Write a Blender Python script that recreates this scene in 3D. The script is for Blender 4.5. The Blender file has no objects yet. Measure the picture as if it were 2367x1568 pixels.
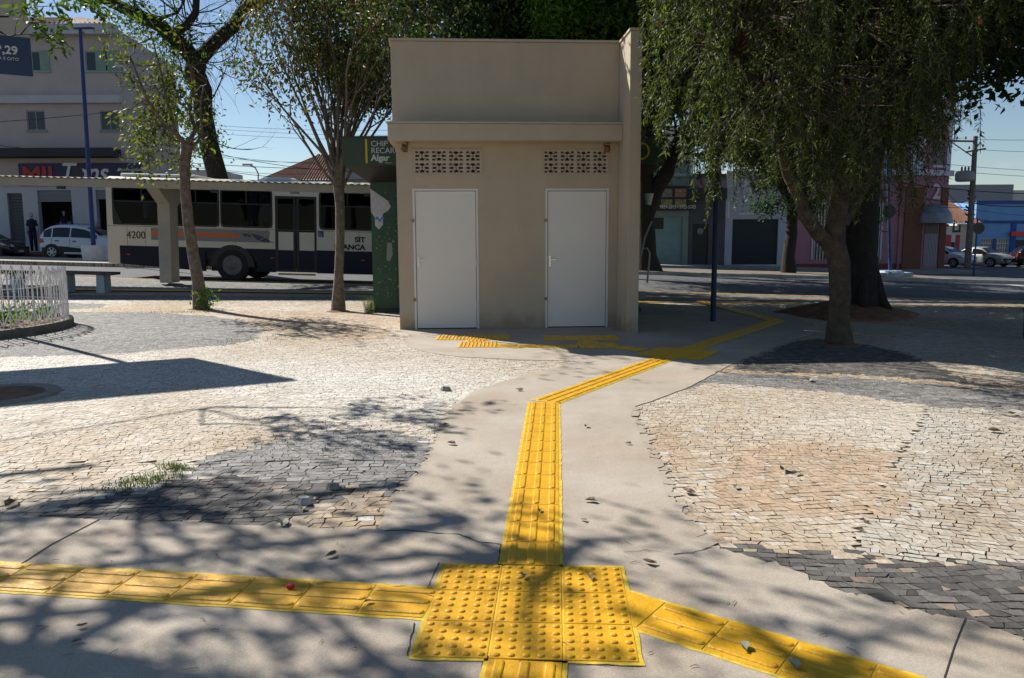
import bpy, math, random
import numpy as np
from mathutils import Vector, Matrix, Euler, Quaternion
C = bpy.context.scene.collection
S = bpy.context.scene
R = math.radians
PI = math.pi

# ------------------------------------------------------------------ camera, world, sun
F = 1815.0; HC = 1.42; PITCH = 7.4
CAMR = Euler((R(90-PITCH), 0, 0)).to_matrix() @ Matrix.Rotation(R(-0.27), 3, 'Z')
cd = bpy.data.cameras.new('camera'); cam = bpy.data.objects.new('camera', cd); C.objects.link(cam)
cam.matrix_world = Matrix.Translation((0, 0, HC)) @ CAMR.to_4x4()
cd.sensor_width = 36; cd.lens = F*36/2367; cd.clip_end = 2000; cd.clip_start = .05
S.camera = cam
SUN_EL, SUN_AZ = 40.0, -48.0
w = bpy.data.worlds.new('World'); S.world = w; w.use_nodes = True
nt = w.node_tree; bg = nt.nodes['Background']
sky = nt.nodes.new('ShaderNodeTexSky'); sky.sky_type = 'NISHITA'; sky.sun_disc = False
sky.sun_elevation = R(SUN_EL); sky.sun_rotation = R(SUN_AZ); sky.air_density = 1.0; sky.dust_density = 0.15; sky.ozone_density = 2.6
# thin low clouds in the sky
tc = nt.nodes.new('ShaderNodeTexCoord'); mp = nt.nodes.new('ShaderNodeMapping'); mp.inputs['Scale'].default_value = (2.2, 2.2, 9)
nz = nt.nodes.new('ShaderNodeTexNoise'); nz.inputs['Scale'].default_value = 2.3; nz.inputs['Detail'].default_value = 7; nz.inputs['Roughness'].default_value = .55
cr = nt.nodes.new('ShaderNodeValToRGB'); cr.color_ramp.elements[0].position = .54; cr.color_ramp.elements[1].position = .75
sx = nt.nodes.new('ShaderNodeSeparateXYZ'); mr = nt.nodes.new('ShaderNodeMapRange'); mr.inputs[1].default_value = .24; mr.inputs[2].default_value = .03
mm = nt.nodes.new('ShaderNodeMath'); mm.operation = 'MULTIPLY'; mx = nt.nodes.new('ShaderNodeMixRGB'); mx.inputs[2].default_value = (7.5, 7.8, 8.2, 1)
L = nt.links.new
L(tc.outputs['Generated'], mp.inputs[0]); L(mp.outputs[0], nz.inputs[0]); L(nz.outputs[0], cr.inputs[0]); L(tc.outputs['Generated'], sx.inputs[0])
L(sx.outputs[2], mr.inputs[0]); L(cr.outputs[0], mm.inputs[0]); L(mr.outputs[0], mm.inputs[1]); L(mm.outputs[0], mx.inputs[0])
L(sky.outputs[0], mx.inputs[1]); L(mx.outputs[0], bg.inputs[0]); bg.inputs[1].default_value = 0.064
sl = bpy.data.lights.new('sun', 'SUN'); sl.energy = 5.0; sl.angle = R(0.45); sl.color = (1, .945, .86)
so = bpy.data.objects.new('sun', sl); C.objects.link(so)
LD = Vector((math.sin(R(-SUN_AZ))*math.cos(R(SUN_EL)), -math.cos(R(SUN_AZ))*math.cos(R(SUN_EL)), -math.sin(R(SUN_EL))))
so.rotation_euler = LD.to_track_quat('-Z', 'Y').to_euler()
S.view_settings.view_transform = 'Standard'; S.view_settings.look = 'None'; S.view_settings.gamma = 1; S.view_settings.exposure = 0.6
S.cycles.max_bounces = 8; S.cycles.transparent_max_bounces = 16

# ------------------------------------------------------------------ helpers
def sstep(a, b, x):
    t = min(1, max(0, (x-a)/(b-a))); return t*t*(3-2*t)
def G(x, y): return -.03*min(24, max(-32, x))*sstep(14.5, 22, y)
def ray(u, v): return CAMR @ Vector(((u-1183.5)/F, (784-v)/F, -1))
def P(u, v, Y):
    d = ray(u, v); k = Y/d.y; return Vector((d.x*k, Y, HC+d.z*k))
def GD(u, v, off=0):
    d = ray(u, v); z = off
    for _ in range(14):
        k = (z-HC)/d.z; p = d*k; z = G(p.x, p.y)+off
    return Vector((p.x, p.y, z))
def poly(pts): return np.array([GD(u, v)[:2] for u, v in pts])
def inpoly(X, Y, pg):
    r = np.zeros(X.shape, bool); n = len(pg); j = n-1
    for i in range(n):
        xi, yi = pg[i]; xj, yj = pg[j]
        c = ((yi > Y) != (yj > Y)) & (X < (xj-xi)*(Y-yi)/(yj-yi+1e-12)+xi); r ^= c; j = i
    return r

_M = {}
def mat(name, col, rough=.8, var=0, vs=4.0, bump=0, bs=40, metal=0, spec=.5, col2=None, island=0, detail=6):
    if name in _M: return _M[name]
    m = bpy.data.materials.new(name); m.use_nodes = True; t = m.node_tree; b = t.nodes['Principled BSDF']
    b.inputs['Roughness'].default_value = rough; b.inputs['Metallic'].default_value = metal; b.inputs['Specular IOR Level'].default_value = spec
    b.inputs['Base Color'].default_value = (*col, 1)
    if var or bump or col2: co = t.nodes.new('ShaderNodeTexCoord')
    if var or col2:
        n = t.nodes.new('ShaderNodeTexNoise'); n.inputs['Scale'].default_value = vs; n.inputs['Detail'].default_value = detail; n.inputs['Roughness'].default_value = .62
        t.links.new(co.outputs['Object'], n.inputs[0])
        c = t.nodes.new('ShaderNodeValToRGB'); e = c.color_ramp.elements; e[0].position = .33; e[1].position = .68
        a = col2 if col2 else tuple(x*(1-var) for x in col); z = col if col2 else tuple(min(1, x*(1+var)) for x in col)
        e[0].color = (*a, 1); e[1].color = (*z, 1)
        t.links.new(n.outputs[0], c.inputs[0]); t.links.new(c.outputs[0], b.inputs['Base Color'])
    if island:
        g = t.nodes.new('ShaderNodeNewGeometry'); h = t.nodes.new('ShaderNodeHueSaturation')
        q = t.nodes.new('ShaderNodeMapRange'); q.inputs[3].default_value = 1-island; q.inputs[4].default_value = 1+island
        t.links.new(g.outputs['Random Per Island'], q.inputs[0]); t.links.new(q.outputs[0], h.inputs['Value'])
        if b.inputs['Base Color'].links: t.links.new(b.inputs['Base Color'].links[0].from_socket, h.inputs['Color'])
        else: h.inputs['Color'].default_value = (*col, 1)
        t.links.new(h.outputs[0], b.inputs['Base Color'])
    if bump:
        n2 = t.nodes.new('ShaderNodeTexNoise'); n2.inputs['Scale'].default_value = bs; n2.inputs['Detail'].default_value = 8; n2.inputs['Roughness'].default_value = .65
        bu = t.nodes.new('ShaderNodeBump'); bu.inputs['Strength'].default_value = bump; bu.inputs['Distance'].default_value = .06 if 'bark' in name else .02
        t.links.new(co.outputs['Object'], n2.inputs[0]); t.links.new(n2.outputs[0], bu.inputs['Height']); t.links.new(bu.outputs[0], b.inputs['Normal'])
    _M[name] = m; return m

def leafmat(name, a, b_, tr=.35):
    if name in _M: return _M[name]
    m = bpy.data.materials.new(name); m.use_nodes = True; t = m.node_tree; b = t.nodes['Principled BSDF']; o = t.nodes['Material Output']
    g = t.nodes.new('ShaderNodeNewGeometry'); c = t.nodes.new('ShaderNodeValToRGB'); e = c.color_ramp.elements
    e[0].color = (*a, 1); e[1].color = (*b_, 1); e[0].position = .15
    t.links.new(g.outputs['Random Per Island'], c.inputs[0]); t.links.new(c.outputs[0], b.inputs['Base Color'])
    b.inputs['Roughness'].default_value = .5; b.inputs['Specular IOR Level'].default_value = .3
    tl = t.nodes.new('ShaderNodeBsdfTranslucent'); mi = t.nodes.new('ShaderNodeMixShader'); mi.inputs[0].default_value = tr
    h = t.nodes.new('ShaderNodeHueSaturation'); h.inputs['Value'].default_value = 1.7; h.inputs['Saturation'].default_value = 1.1
    t.links.new(c.outputs[0], h.inputs['Color']); t.links.new(h.outputs[0], tl.inputs[0])
    t.links.new(b.outputs[0], mi.inputs[1]); t.links.new(tl.outputs[0], mi.inputs[2]); t.links.new(mi.outputs[0], o.inputs[0])
    _M[name] = m; return m
def glassmat(name, tint=(.2, .22, .24), fac=.12, ior=1.45):
    if name in _M: return _M[name]
    m = bpy.data.materials.new(name); m.use_nodes = True; t = m.node_tree; o = t.nodes['Material Output']; t.nodes.remove(t.nodes['Principled BSDF'])
    tr = t.nodes.new('ShaderNodeBsdfTransparent'); tr.inputs[0].default_value = (*tint, 1)
    gl = t.nodes.new('ShaderNodeBsdfGlossy'); gl.inputs['Roughness'].default_value = .03
    fr = t.nodes.new('ShaderNodeFresnel'); fr.inputs[0].default_value = ior
    ad = t.nodes.new('ShaderNodeMath'); ad.operation = 'ADD'; ad.inputs[1].default_value = fac*.3
    mi = t.nodes.new('ShaderNodeMixShader'); t.links.new(fr.outputs[0], ad.inputs[0]); t.links.new(ad.outputs[0], mi.inputs[0])
    t.links.new(tr.outputs[0], mi.inputs[1]); t.links.new(gl.outputs[0], mi.inputs[2]); t.links.new(mi.outputs[0], o.inputs[0])
    _M[name] = m; return m
def cobblemat(name, c1, c2, joint, scale=11):
    m = bpy.data.materials.new(name); m.use_nodes = True; t = m.node_tree; b = t.nodes['Principled BSDF']; b.inputs['Roughness'].default_value = .85
    co = t.nodes.new('ShaderNodeTexCoord'); mp = t.nodes.new('ShaderNodeMapping'); mp.inputs['Scale'].default_value = (.8, 1.15, 1)
    v = t.nodes.new('ShaderNodeTexVoronoi'); v.inputs['Scale'].default_value = scale; v.voronoi_dimensions = '2D'
    d = t.nodes.new('ShaderNodeTexVoronoi'); d.inputs['Scale'].default_value = scale; d.voronoi_dimensions = '2D'; d.feature = 'DISTANCE_TO_EDGE'
    t.links.new(co.outputs['Object'], mp.inputs[0]); t.links.new(mp.outputs[0], v.inputs[0]); t.links.new(mp.outputs[0], d.inputs[0])
    s = t.nodes.new('ShaderNodeSeparateColor'); t.links.new(v.outputs['Color'], s.inputs[0])
    m1 = t.nodes.new('ShaderNodeMixRGB'); m1.inputs[1].default_value = (*c1, 1); m1.inputs[2].default_value = (*c2, 1); t.links.new(s.outputs[0], m1.inputs[0])
    q = t.nodes.new('ShaderNodeMapRange'); q.inputs[1].default_value = .03; q.inputs[2].default_value = .09; t.links.new(d.outputs[0], q.inputs[0])
    m2 = t.nodes.new('ShaderNodeMixRGB'); m2.inputs[1].default_value = (*joint, 1); t.links.new(q.outputs[0], m2.inputs[0]); t.links.new(m1.outputs[0], m2.inputs[2])
    t.links.new(m2.outputs[0], b.inputs['Base Color'])
    bu = t.nodes.new('ShaderNodeBump'); bu.inputs['Distance'].default_value = .01; bu.inputs['Strength'].default_value = .6
    t.links.new(q.outputs[0], bu.inputs['Height']); t.links.new(bu.outputs[0], b.inputs['Normal'])
    return m

class MB:
    def __init__(s): s.v = []; s.f = []; s.m = []; s.mi = 0
    def add(s, vs, fs):
        o = len(s.v); s.v += [tuple(p) for p in vs]
        for f in fs: s.f.append(tuple(i+o for i in f)); s.m.append(s.mi)
        return s
    def box(s, x0, x1, y0, y1, z0, z1):
        return s.add([(x0,y0,z0),(x1,y0,z0),(x1,y1,z0),(x0,y1,z0),(x0,y0,z1),(x1,y0,z1),(x1,y1,z1),(x0,y1,z1)],
                     [(0,3,2,1),(4,5,6,7),(0,1,5,4),(1,2,6,5),(2,3,7,6),(3,0,4,7)])
    def obox(s, c, sz, mtx):
        c = Vector(c); a, b, d = sz[0]/2, sz[1]/2, sz[2]/2
        vs = [c + mtx @ Vector((x, y, z)) for z in (-d, d) for x, y in ((-a,-b),(a,-b),(a,b),(-a,b))]
        return s.add(vs, [(0,3,2,1),(4,5,6,7),(0,1,5,4),(1,2,6,5),(2,3,7,6),(3,0,4,7)])
    def bar(s, p, q, w, h):
        p = Vector(p); q = Vector(q); d = q-p; r = d.to_track_quat('X', 'Z').to_matrix()
        return s.obox((p+q)/2, (d.length, w, h), r)
    def tube(s, pts, rad, n=8, cap=True):
        pts = [Vector(p) for p in pts]
        if not hasattr(rad, '__len__'): rad = [rad]*len(pts)
        o = len(s.v); up = Vector((0, 0, 1)); prev = None
        for i, p in enumerate(pts):
            d = (pts[min(i+1, len(pts)-1)]-pts[max(i-1, 0)]).normalized()
            if prev is None: a = d.orthogonal().normalized()
            else:
                a = prev-d*prev.dot(d)
                a = a.normalized() if a.length > 1e-6 else d.orthogonal().normalized()
            prev = a; b = d.cross(a)
            for k in range(n):
                t = 2*PI*k/n; s.v.append(tuple(p+(a*math.cos(t)+b*math.sin(t))*rad[i]))
        for i in range(len(pts)-1):
            for k in range(n):
                k2 = (k+1) % n; s.f.append((o+i*n+k, o+i*n+k2, o+(i+1)*n+k2, o+(i+1)*n+k)); s.m.append(s.mi)
        if cap:
            s.f.append(tuple(o+k for k in reversed(range(n)))); s.m.append(s.mi)
            e = o+(len(pts)-1)*n; s.f.append(tuple(e+k for k in range(n))); s.m.append(s.mi)
        return s
    def prism(s, pg, a0, a1, axis='y'):
        n = len(pg)
        f = {'y': lambda p, a: (p[0], a, p[1]), 'z': lambda p, a: (p[0], p[1], a), 'x': lambda p, a: (a, p[0], p[1])}[axis]
        return s.add([f(p, a0) for p in pg]+[f(p, a1) for p in pg],
                     [tuple(range(n)), tuple(range(2*n-1, n-1, -1))]+[(i, i+n, (i+1) % n+n, (i+1) % n) for i in range(n)])
    def lathe(s, prof, n=20, c=(0, 0, 0), axis='z'):
        o = len(s.v)
        for r, h in prof:
            for k in range(n):
                t = 2*PI*k/n; a, b = r*math.cos(t), r*math.sin(t)
                s.v.append({'z': (c[0]+a, c[1]+b, c[2]+h), 'y': (c[0]+a, c[1]+h, c[2]+b), 'x': (c[0]+h, c[1]+a, c[2]+b)}[axis])
        for i in range(len(prof)-1):
            for k in range(n):
                k2 = (k+1) % n; s.f.append((o+i*n+k, o+i*n+k2, o+(i+1)*n+k2, o+(i+1)*n+k)); s.m.append(s.mi)
        s.f.append(tuple(o+k for k in reversed(range(n)))); s.m.append(s.mi)
        e = o+(len(prof)-1)*n; s.f.append(tuple(e+k for k in range(n))); s.m.append(s.mi)
        return s
    def holes(s, x0, x1, z0, z1, hs, y, th, sg=1):
        """wall in the xz plane with rectangular openings and reveals of thickness th (towards +y*sg)"""
        xs = sorted({x0, x1, *[min(x1, max(x0, c)) for h in hs for c in (h[0], h[1])]}); zs = sorted({z0, z1, *[min(z1, max(z0, c)) for h in hs for c in (h[2], h[3])]})
        y2 = y+th*sg
        for i in range(len(xs)-1):
            for j in range(len(zs)-1):
                cx, cz = (xs[i]+xs[i+1])/2, (zs[j]+zs[j+1])/2
                if any(h[0] < cx < h[1] and h[2] < cz < h[3] for h in hs): continue
                for yy in (y, y2): s.add([(xs[i], yy, zs[j]), (xs[i+1], yy, zs[j]), (xs[i+1], yy, zs[j+1]), (xs[i], yy, zs[j+1])], [(0, 1, 2, 3)])
        for a, b, c, d in [(h[0], h[1], h[2], h[3]) for h in hs]+[(x0, x1, z0, z1)]:
            s.add([(a,y,c),(b,y,c),(b,y,d),(a,y,d),(a,y2,c),(b,y2,c),(b,y2,d),(a,y2,d)], [(0,1,5,4),(1,2,6,5),(2,3,7,6),(3,0,4,7)])
        return s
    def build(s, name, m, parent=None, smooth=False, kind=None, label=None, loc=None, bevel=0):
        me = bpy.data.meshes.new(name); me.from_pydata(s.v, [], s.f)
        ms = m if isinstance(m, (list, tuple)) else [m]
        for x in ms: me.materials.append(x)
        if len(ms) > 1: me.polygons.foreach_set('material_index', s.m)
        if smooth: me.polygons.foreach_set('use_smooth', [True]*len(me.polygons))
        me.validate(); me.update()
        o = bpy.data.objects.new(name, me); C.objects.link(o)
        if parent: o.parent = parent
        if loc: o.location = loc
        if kind: o['kind'] = kind
        if label: o['label'] = label
        if bevel:
            b = o.modifiers.new('bevel', 'BEVEL'); b.width = bevel; b.segments = 2; b.limit_method = 'ANGLE'
        return o
def tag(o, label, cat, group=None, kind=None):
    o['label'] = label; o['category'] = cat
    if group: o['group'] = group
    if kind: o['kind'] = kind
    return o
def thing(name, label, cat, loc=(0, 0, 0), rz=0, group=None):
    o = bpy.data.objects.new(name, None); C.objects.link(o); o.location = loc; o.rotation_euler = (0, 0, rz); o.empty_display_size = .2
    return tag(o, label, cat, group)
def dup(root, loc, rz=0, label=None, scale=None):
    r = root.copy(); C.objects.link(r); r.location = loc; r.rotation_euler = (0, 0, rz)
    if label: r['label'] = label
    if scale: r.scale = (scale,)*3
    for ch in list(root.children):
        c = ch.copy(); C.objects.link(c); c.parent = r
        for g in ch.children:
            d = g.copy(); C.objects.link(d); d.parent = c
    return r
def text(s, h, m, parent, loc, name='lettering', rz=0, bold=0, sx=1, shear=0, align='LEFT', depth=.006, label=None):
    cu = bpy.data.curves.new('tmp', 'FONT'); cu.body = s; cu.size = h/.69; cu.extrude = depth; cu.offset = bold; cu.shear = shear; cu.align_x = align
    ob = bpy.data.objects.new('tmp', cu); C.objects.link(ob)
    bpy.context.view_layer.update()
    me = bpy.data.meshes.new_from_object(ob.evaluated_get(bpy.context.evaluated_depsgraph_get()))
    bpy.data.objects.remove(ob); bpy.data.curves.remove(cu)
    me.transform(Matrix.Rotation(PI/2, 4, 'X') @ Matrix.Diagonal((sx, 1, 1, 1))); me.materials.clear(); me.materials.append(m); me.name = name
    o = bpy.data.objects.new(name, me); C.objects.link(o); o.parent = parent; o.location = loc; o.rotation_euler = (0, 0, rz)
    return o
def npmesh(name, V, Fq, m, parent=None, col=None, smooth=False):
    me = bpy.data.meshes.new(name); nv, nf = len(V), len(Fq); k = Fq.shape[1]
    me.vertices.add(nv); me.vertices.foreach_set('co', V.astype(np.float32).ravel())
    me.loops.add(nf*k); me.loops.foreach_set('vertex_index', Fq.astype(np.int32).ravel())
    me.polygons.add(nf); me.polygons.foreach_set('loop_start', np.arange(0, nf*k, k, dtype=np.int32)); me.polygons.foreach_set('loop_total', np.full(nf, k, dtype=np.int32))
    me.update(calc_edges=True); me.materials.append(m)
    if col is not None:
        a = me.attributes.new('col', 'FLOAT_COLOR', 'FACE'); a.data.foreach_set('color', col.astype(np.float32).ravel())
    me.polygons.foreach_set('use_smooth', [bool(smooth)]*nf)
    o = bpy.data.objects.new(name, me); C.objects.link(o)
    if parent: o.parent = parent
    return o

# ------------------------------------------------------------------ materials
M_conc = None
def concmat(name, a, b_, stain):
    m = bpy.data.materials.new(name); m.use_nodes = True; t = m.node_tree; b = t.nodes['Principled BSDF']; b.inputs['Roughness'].default_value = .88
    co = t.nodes.new('ShaderNodeTexCoord')
    def noise(sc, d=6, r=.6):
        n = t.nodes.new('ShaderNodeTexNoise'); n.inputs['Scale'].default_value = sc; n.inputs['Detail'].default_value = d; n.inputs['Roughness'].default_value = r
        t.links.new(co.outputs['Object'], n.inputs[0]); return n
    def ramp(n, p0, p1, c0, c1):
        r = t.nodes.new('ShaderNodeValToRGB'); e = r.color_ramp.elements; e[0].position = p0; e[1].position = p1; e[0].color = (*c0, 1); e[1].color = (*c1, 1)
        t.links.new(n.outputs[0], r.inputs[0]); return r
    base = ramp(noise(1.3), .35, .65, a, b_)
    st = ramp(noise(.55, 4), .5, .72, (0, 0, 0), (1, 1, 1)); m1 = t.nodes.new('ShaderNodeMixRGB'); m1.inputs[2].default_value = (*stain, 1)
    mu = t.nodes.new('ShaderNodeMath'); mu.operation = 'MULTIPLY'; mu.inputs[1].default_value = .75; t.links.new(st.outputs[0], mu.inputs[0])
    t.links.new(mu.outputs[0], m1.inputs[0]); t.links.new(base.outputs[0], m1.inputs[1])
    fine = ramp(noise(140, 3, .7), .3, .7, (.74, .74, .74), (1.14, 1.14, 1.14)); m2 = t.nodes.new('ShaderNodeMixRGB'); m2.blend_type = 'MULTIPLY'; m2.inputs[0].default_value = 1
    t.links.new(m1.outputs[0], m2.inputs[1]); t.links.new(fine.outputs[0], m2.inputs[2])
    sp = ramp(noise(16, 8, .75), .27, .36, (.55, .52, .5), (1, 1, 1)); m3 = t.nodes.new('ShaderNodeMixRGB'); m3.blend_type = 'MULTIPLY'; m3.inputs[0].default_value = .7
    t.links.new(m2.outputs[0], m3.inputs[1]); t.links.new(sp.outputs[0], m3.inputs[2]); t.links.new(m3.outputs[0], b.inputs['Base Color'])
    bu = t.nodes.new('ShaderNodeBump'); bu.inputs['Strength'].default_value = .5; bu.inputs['Distance'].default_value = .004
    t.links.new(noise(90, 6, .7).outputs[0], bu.inputs['Height']); b2 = t.nodes.new('ShaderNodeBump'); b2.inputs['Strength'].default_value = .35; b2.inputs['Distance'].default_value = .03
    t.links.new(noise(3.5, 4).outputs[0], b2.inputs['Height']); t.links.new(bu.outputs[0], b2.inputs['Normal']); t.links.new(b2.outputs[0], b.inputs['Normal'])
    return m
M_conc = concmat('worn_concrete', (.35, .29, .225), (.44, .388, .32), (.40, .295, .215))
M_plat = concmat('platform_concrete', (.20, .19, .175), (.28, .27, .245), (.3, .24, .18))
M_asph = mat('asphalt', (.085, .087, .090), .9, .25, 1.5, .5, 120)
M_asph2 = mat('plaza_base_dirt', (.10, .07, .048), .95, .4, 9, .6, 60)
M_cob_g = cobblemat('grey_cobbles', (.12, .122, .125), (.22, .22, .215), (.10, .085, .07))
M_cob_b = cobblemat('beige_cobbles', (.38, .32, .24), (.48, .43, .35), (.16, .12, .08))
M_yel = mat('yellow_tile_paint', (.69, .37, .02), .38, .13, 9, .3, 70, spec=.3)
M_yel2 = mat('yellow_kerb_paint', (.62, .36, .04), .7, .3, 5)
def wallmat(name, col):
    m = mat(name, col, .92, .05, 2.5, .55, 110); t = m.node_tree; b = t.nodes['Principled BSDF']; src = b.inputs['Base Color'].links[0].from_socket
    co = t.nodes.new('ShaderNodeTexCoord'); mp = t.nodes.new('ShaderNodeMapping'); mp.inputs['Scale'].default_value = (2.6, 2.6, .5)
    n = t.nodes.new('ShaderNodeTexNoise'); n.inputs['Scale'].default_value = 1.5; n.inputs['Detail'].default_value = 6; c = t.nodes.new('ShaderNodeValToRGB'); e = c.color_ramp.elements; e[0].position = .30; e[1].position = .62; e[0].color = (.955, .95, .94, 1); e[1].color = (1, 1, 1, 1)
    t.links.new(co.outputs['Object'], mp.inputs[0]); t.links.new(mp.outputs[0], n.inputs[0]); t.links.new(n.outputs[0], c.inputs[0])
    n2 = t.nodes.new('ShaderNodeTexNoise'); n2.inputs['Scale'].default_value = 5; n2.inputs['Detail'].default_value = 8; sz = t.nodes.new('ShaderNodeSeparateXYZ'); t.links.new(co.outputs['Object'], sz.inputs[0]); t.links.new(co.outputs['Object'], n2.inputs[0])
    ad = t.nodes.new('ShaderNodeMath'); ad.operation = 'MULTIPLY_ADD'; ad.inputs[1].default_value = -.5; t.links.new(n2.outputs[0], ad.inputs[0]); t.links.new(sz.outputs[2], ad.inputs[2])
    q = t.nodes.new('ShaderNodeMapRange'); q.inputs[1].default_value = -.22; q.inputs[2].default_value = .02; t.links.new(ad.outputs[0], q.inputs[0])
    d = t.nodes.new('ShaderNodeMixRGB'); d.inputs[1].default_value = (.72, .66, .58, 1); d.inputs[2].default_value = (1, 1, 1, 1); t.links.new(q.outputs[0], d.inputs[0])
    m1 = t.nodes.new('ShaderNodeMixRGB'); m1.blend_type = 'MULTIPLY'; m1.inputs[0].default_value = 1; m2 = t.nodes.new('ShaderNodeMixRGB'); m2.blend_type = 'MULTIPLY'; m2.inputs[0].default_value = 1
    t.links.new(src, m1.inputs[1]); t.links.new(c.outputs[0], m1.inputs[2]); t.links.new(m1.outputs[0], m2.inputs[1]); t.links.new(d.outputs[0], m2.inputs[2]); t.links.new(m2.outputs[0], b.inputs['Base Color']); return m
M_beige = wallmat('beige_render', (.50, .42, .31))
M_beige_cap = mat('coping_paint', (.45, .385, .30), .8, .08, 4)
M_door = mat('white_painted_steel', (.70, .67, .61), .33, .03, 1.2, .10, 2.0, spec=.4)
M_frame = mat('door_frame_paint', (.68, .66, .62), .45)
M_dark = mat('dark_gap', (.012, .012, .013), .9)
M_chrome = mat('chrome', (.6, .6, .6), .25, metal=1)
M_rust = mat('rusty_metal', (.16, .075, .035), .8, .5, 30)
M_brass = mat('rusty_brass', (.30, .20, .08), .6, .3, 30)
M_black = mat('black_plastic', (.015, .015, .016), .5)
M_rub = mat('rubber', (.022, .022, .023), .85, .2, 20)
M_white = mat('white_paint', (.72, .72, .70), .6, .08, 5)
M_blue = mat('blue_pole_paint', (.010, .040, .15), .6, .2, 6)
M_bark_d = mat('dark_bark', (.038, .029, .023), .95, bump=1.0, bs=14, col2=(.02, .016, .013), vs=9)
M_bark_g = mat('grey_bark', (.24, .20, .155), .95, bump=.9, bs=16, col2=(.10, .075, .055), vs=11)
M_bark_m = mat('brown_bark', (.13, .095, .065), .95, bump=1.0, bs=14, col2=(.05, .036, .026), vs=9)
M_soil = mat('red_soil', (.20, .095, .05), .95, .35, 6, 1.0, 30)
M_galv = mat('fibre_cement', (.36, .34, .31), .85, .25, 3)
M_shelter = mat('shelter_concrete_paint', (.40, .36, .29), .85, .12, 2, .3, 50)

# ------------------------------------------------------------------ ground sheets
YL = sorted(set([round(-30+i*5, 3) for i in range(9)]+[round(14+i*.5, 3) for i in range(18)]+[23, 26, 30, 36, 45, 60, 90, 140, 220, 400, 700]))
def lines_x(x0, x1): return sorted({x0, x1, *[c for c in (-32, 24) if x0 < c < x1]})
def sheet(name, x0, x1, y0, y1, off, m, kind='structure', parent=None, thick=0):
    xs = lines_x(x0, x1); ys = sorted({y0, y1, *[c for c in YL if y0 < c < y1]}); b = MB()
    nx = len(xs); b.v = [(x, y, G(x, y)+off) for y in ys for x in xs]
    for j in range(len(ys)-1):
        for i in range(nx-1): a = j*nx+i; b.f.append((a, a+1, a+1+nx, a+nx)); b.m.append(0)
    if thick:
        o = len(b.v); b.v += [(x, y, z-thick) for x, y, z in b.v]
        n0 = (len(ys)-1)*nx
        for i in range(nx-1): b.f.append((i, o+i, o+i+1, i+1)); b.f.append((n0+i, n0+i+1, o+n0+i+1, o+n0+i)); b.m += [0, 0]
        for j in range(len(ys)-1): a = j*nx; b.f.append((a, a+nx, o+a+nx, o+a)); a += nx-1; b.f.append((a, o+a, o+a+nx, a+nx)); b.m += [0, 0]
    return b.build(name, m, parent, kind=kind)
KY = 21.9
g1 = sheet('ground', -60, 60, -25, 17.2, -.0065, M_asph2)
sheet('road', -400, 400, KY+.12, 700, -.15, M_asph)
sheet('pavement', -60, 60, 17.2, 18.15, -.002, M_cob_g)
sheet('platform', -60, 60, 18.15, 19.5, .035, M_plat, thick=.05)
sheet('pavement', -60, 60, 19.5, KY, -.002, M_cob_g)
sheet('kerb', -60, 60, KY, KY+.14, .004, M_yel2, thick=.17)
sheet('median', -60, -3.5, 31, 35.2, .0, M_cob_b, thick=.16)
sheet('median', 1.5, 21, 36.6, 41, .0, mat('median_dirt', (.17, .13, .10), .95, .4, 3, .6, 30), thick=.16)
sheet('kerb', 1.5, 30, 36.4, 36.58, .01, mat('pale_kerb', (.42, .40, .37), .85, .25, 3), thick=.17)
sheet('pavement', -60, -3, 39, 43, .0, mat('shop_pavement', (.16, .07, .06), .9, .3, 3), thick=.16)
sheet('pavement', 4, 28, 46.5, 52, .0, mat('far_pavement', (.24, .225, .21), .9, .2, 2), thick=.16)
sheet('pavement', 27, 70, 60.6, 72, .0, mat('far_pavement', (.24, .225, .21), .9, .2, 2), thick=.16)
for i in range(6):
    x = 22.3+i*1.25; sheet('road_marking', x, x+.5, 31.5, 35.5, -.146, mat('road_paint', (.5, .5, .49), .8, .25, 4))
for i in range(5):
    x = 30+i*1.3; sheet('road_marking', x, x+.5, 42, 46, -.146, mat('road_paint', (.5, .5, .49), .8, .25, 4))

# concrete paths (world outlines measured on the ground)
random.seed(3)
def rough(pg, amp=.012, step=.12):
    out = []
    for i in range(len(pg)):
        a = Vector(pg[i]); b = Vector(pg[(i+1) % len(pg)]); n = max(1, int((b-a).length/step))
        for k in range(n):
            p = a.lerp(b, k/n); out.append((p.x+random.uniform(-amp, amp), p.y+random.uniform(-amp, amp)))
    return out
path_px = [(925,762),(948,775),(938,800),(985,815),(1060,826),(1200,833),(1332,836),(1290,850),(1200,872),(1090,908),(1060,935),(1030,985),(1005,1045),(975,1100),(930,1140),(905,1190),(888,1226),
           (700,1222),(560,1215),(400,1209),(230,1203),(0,1192),(-500,1170)]
path_w = [tuple(GD(u, v)[:2]) for u, v in path_px]
path_w += [(-5, .6), (4.5, .6), (4.5, 2.4)]
path_px2 = [(2367,1482),(2200,1436),(2100,1418),(1850,1340),(1720,1292),(1640,1266),(1600,1232),(1562,1190),(1540,1145),(1528,1105),(1500,1050),(1478,1000),(1460,962),(1468,942),(1600,893),(1700,838),(1790,800),(1850,780),(1900,760)]
path_w += [tuple(GD(u, v)[:2]) for u, v in path_px2]
path_w += [(5.0, 14.3), (1.9, 14.3), (-1.7, 14.3)]
PATH = np.array(path_w)
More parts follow.
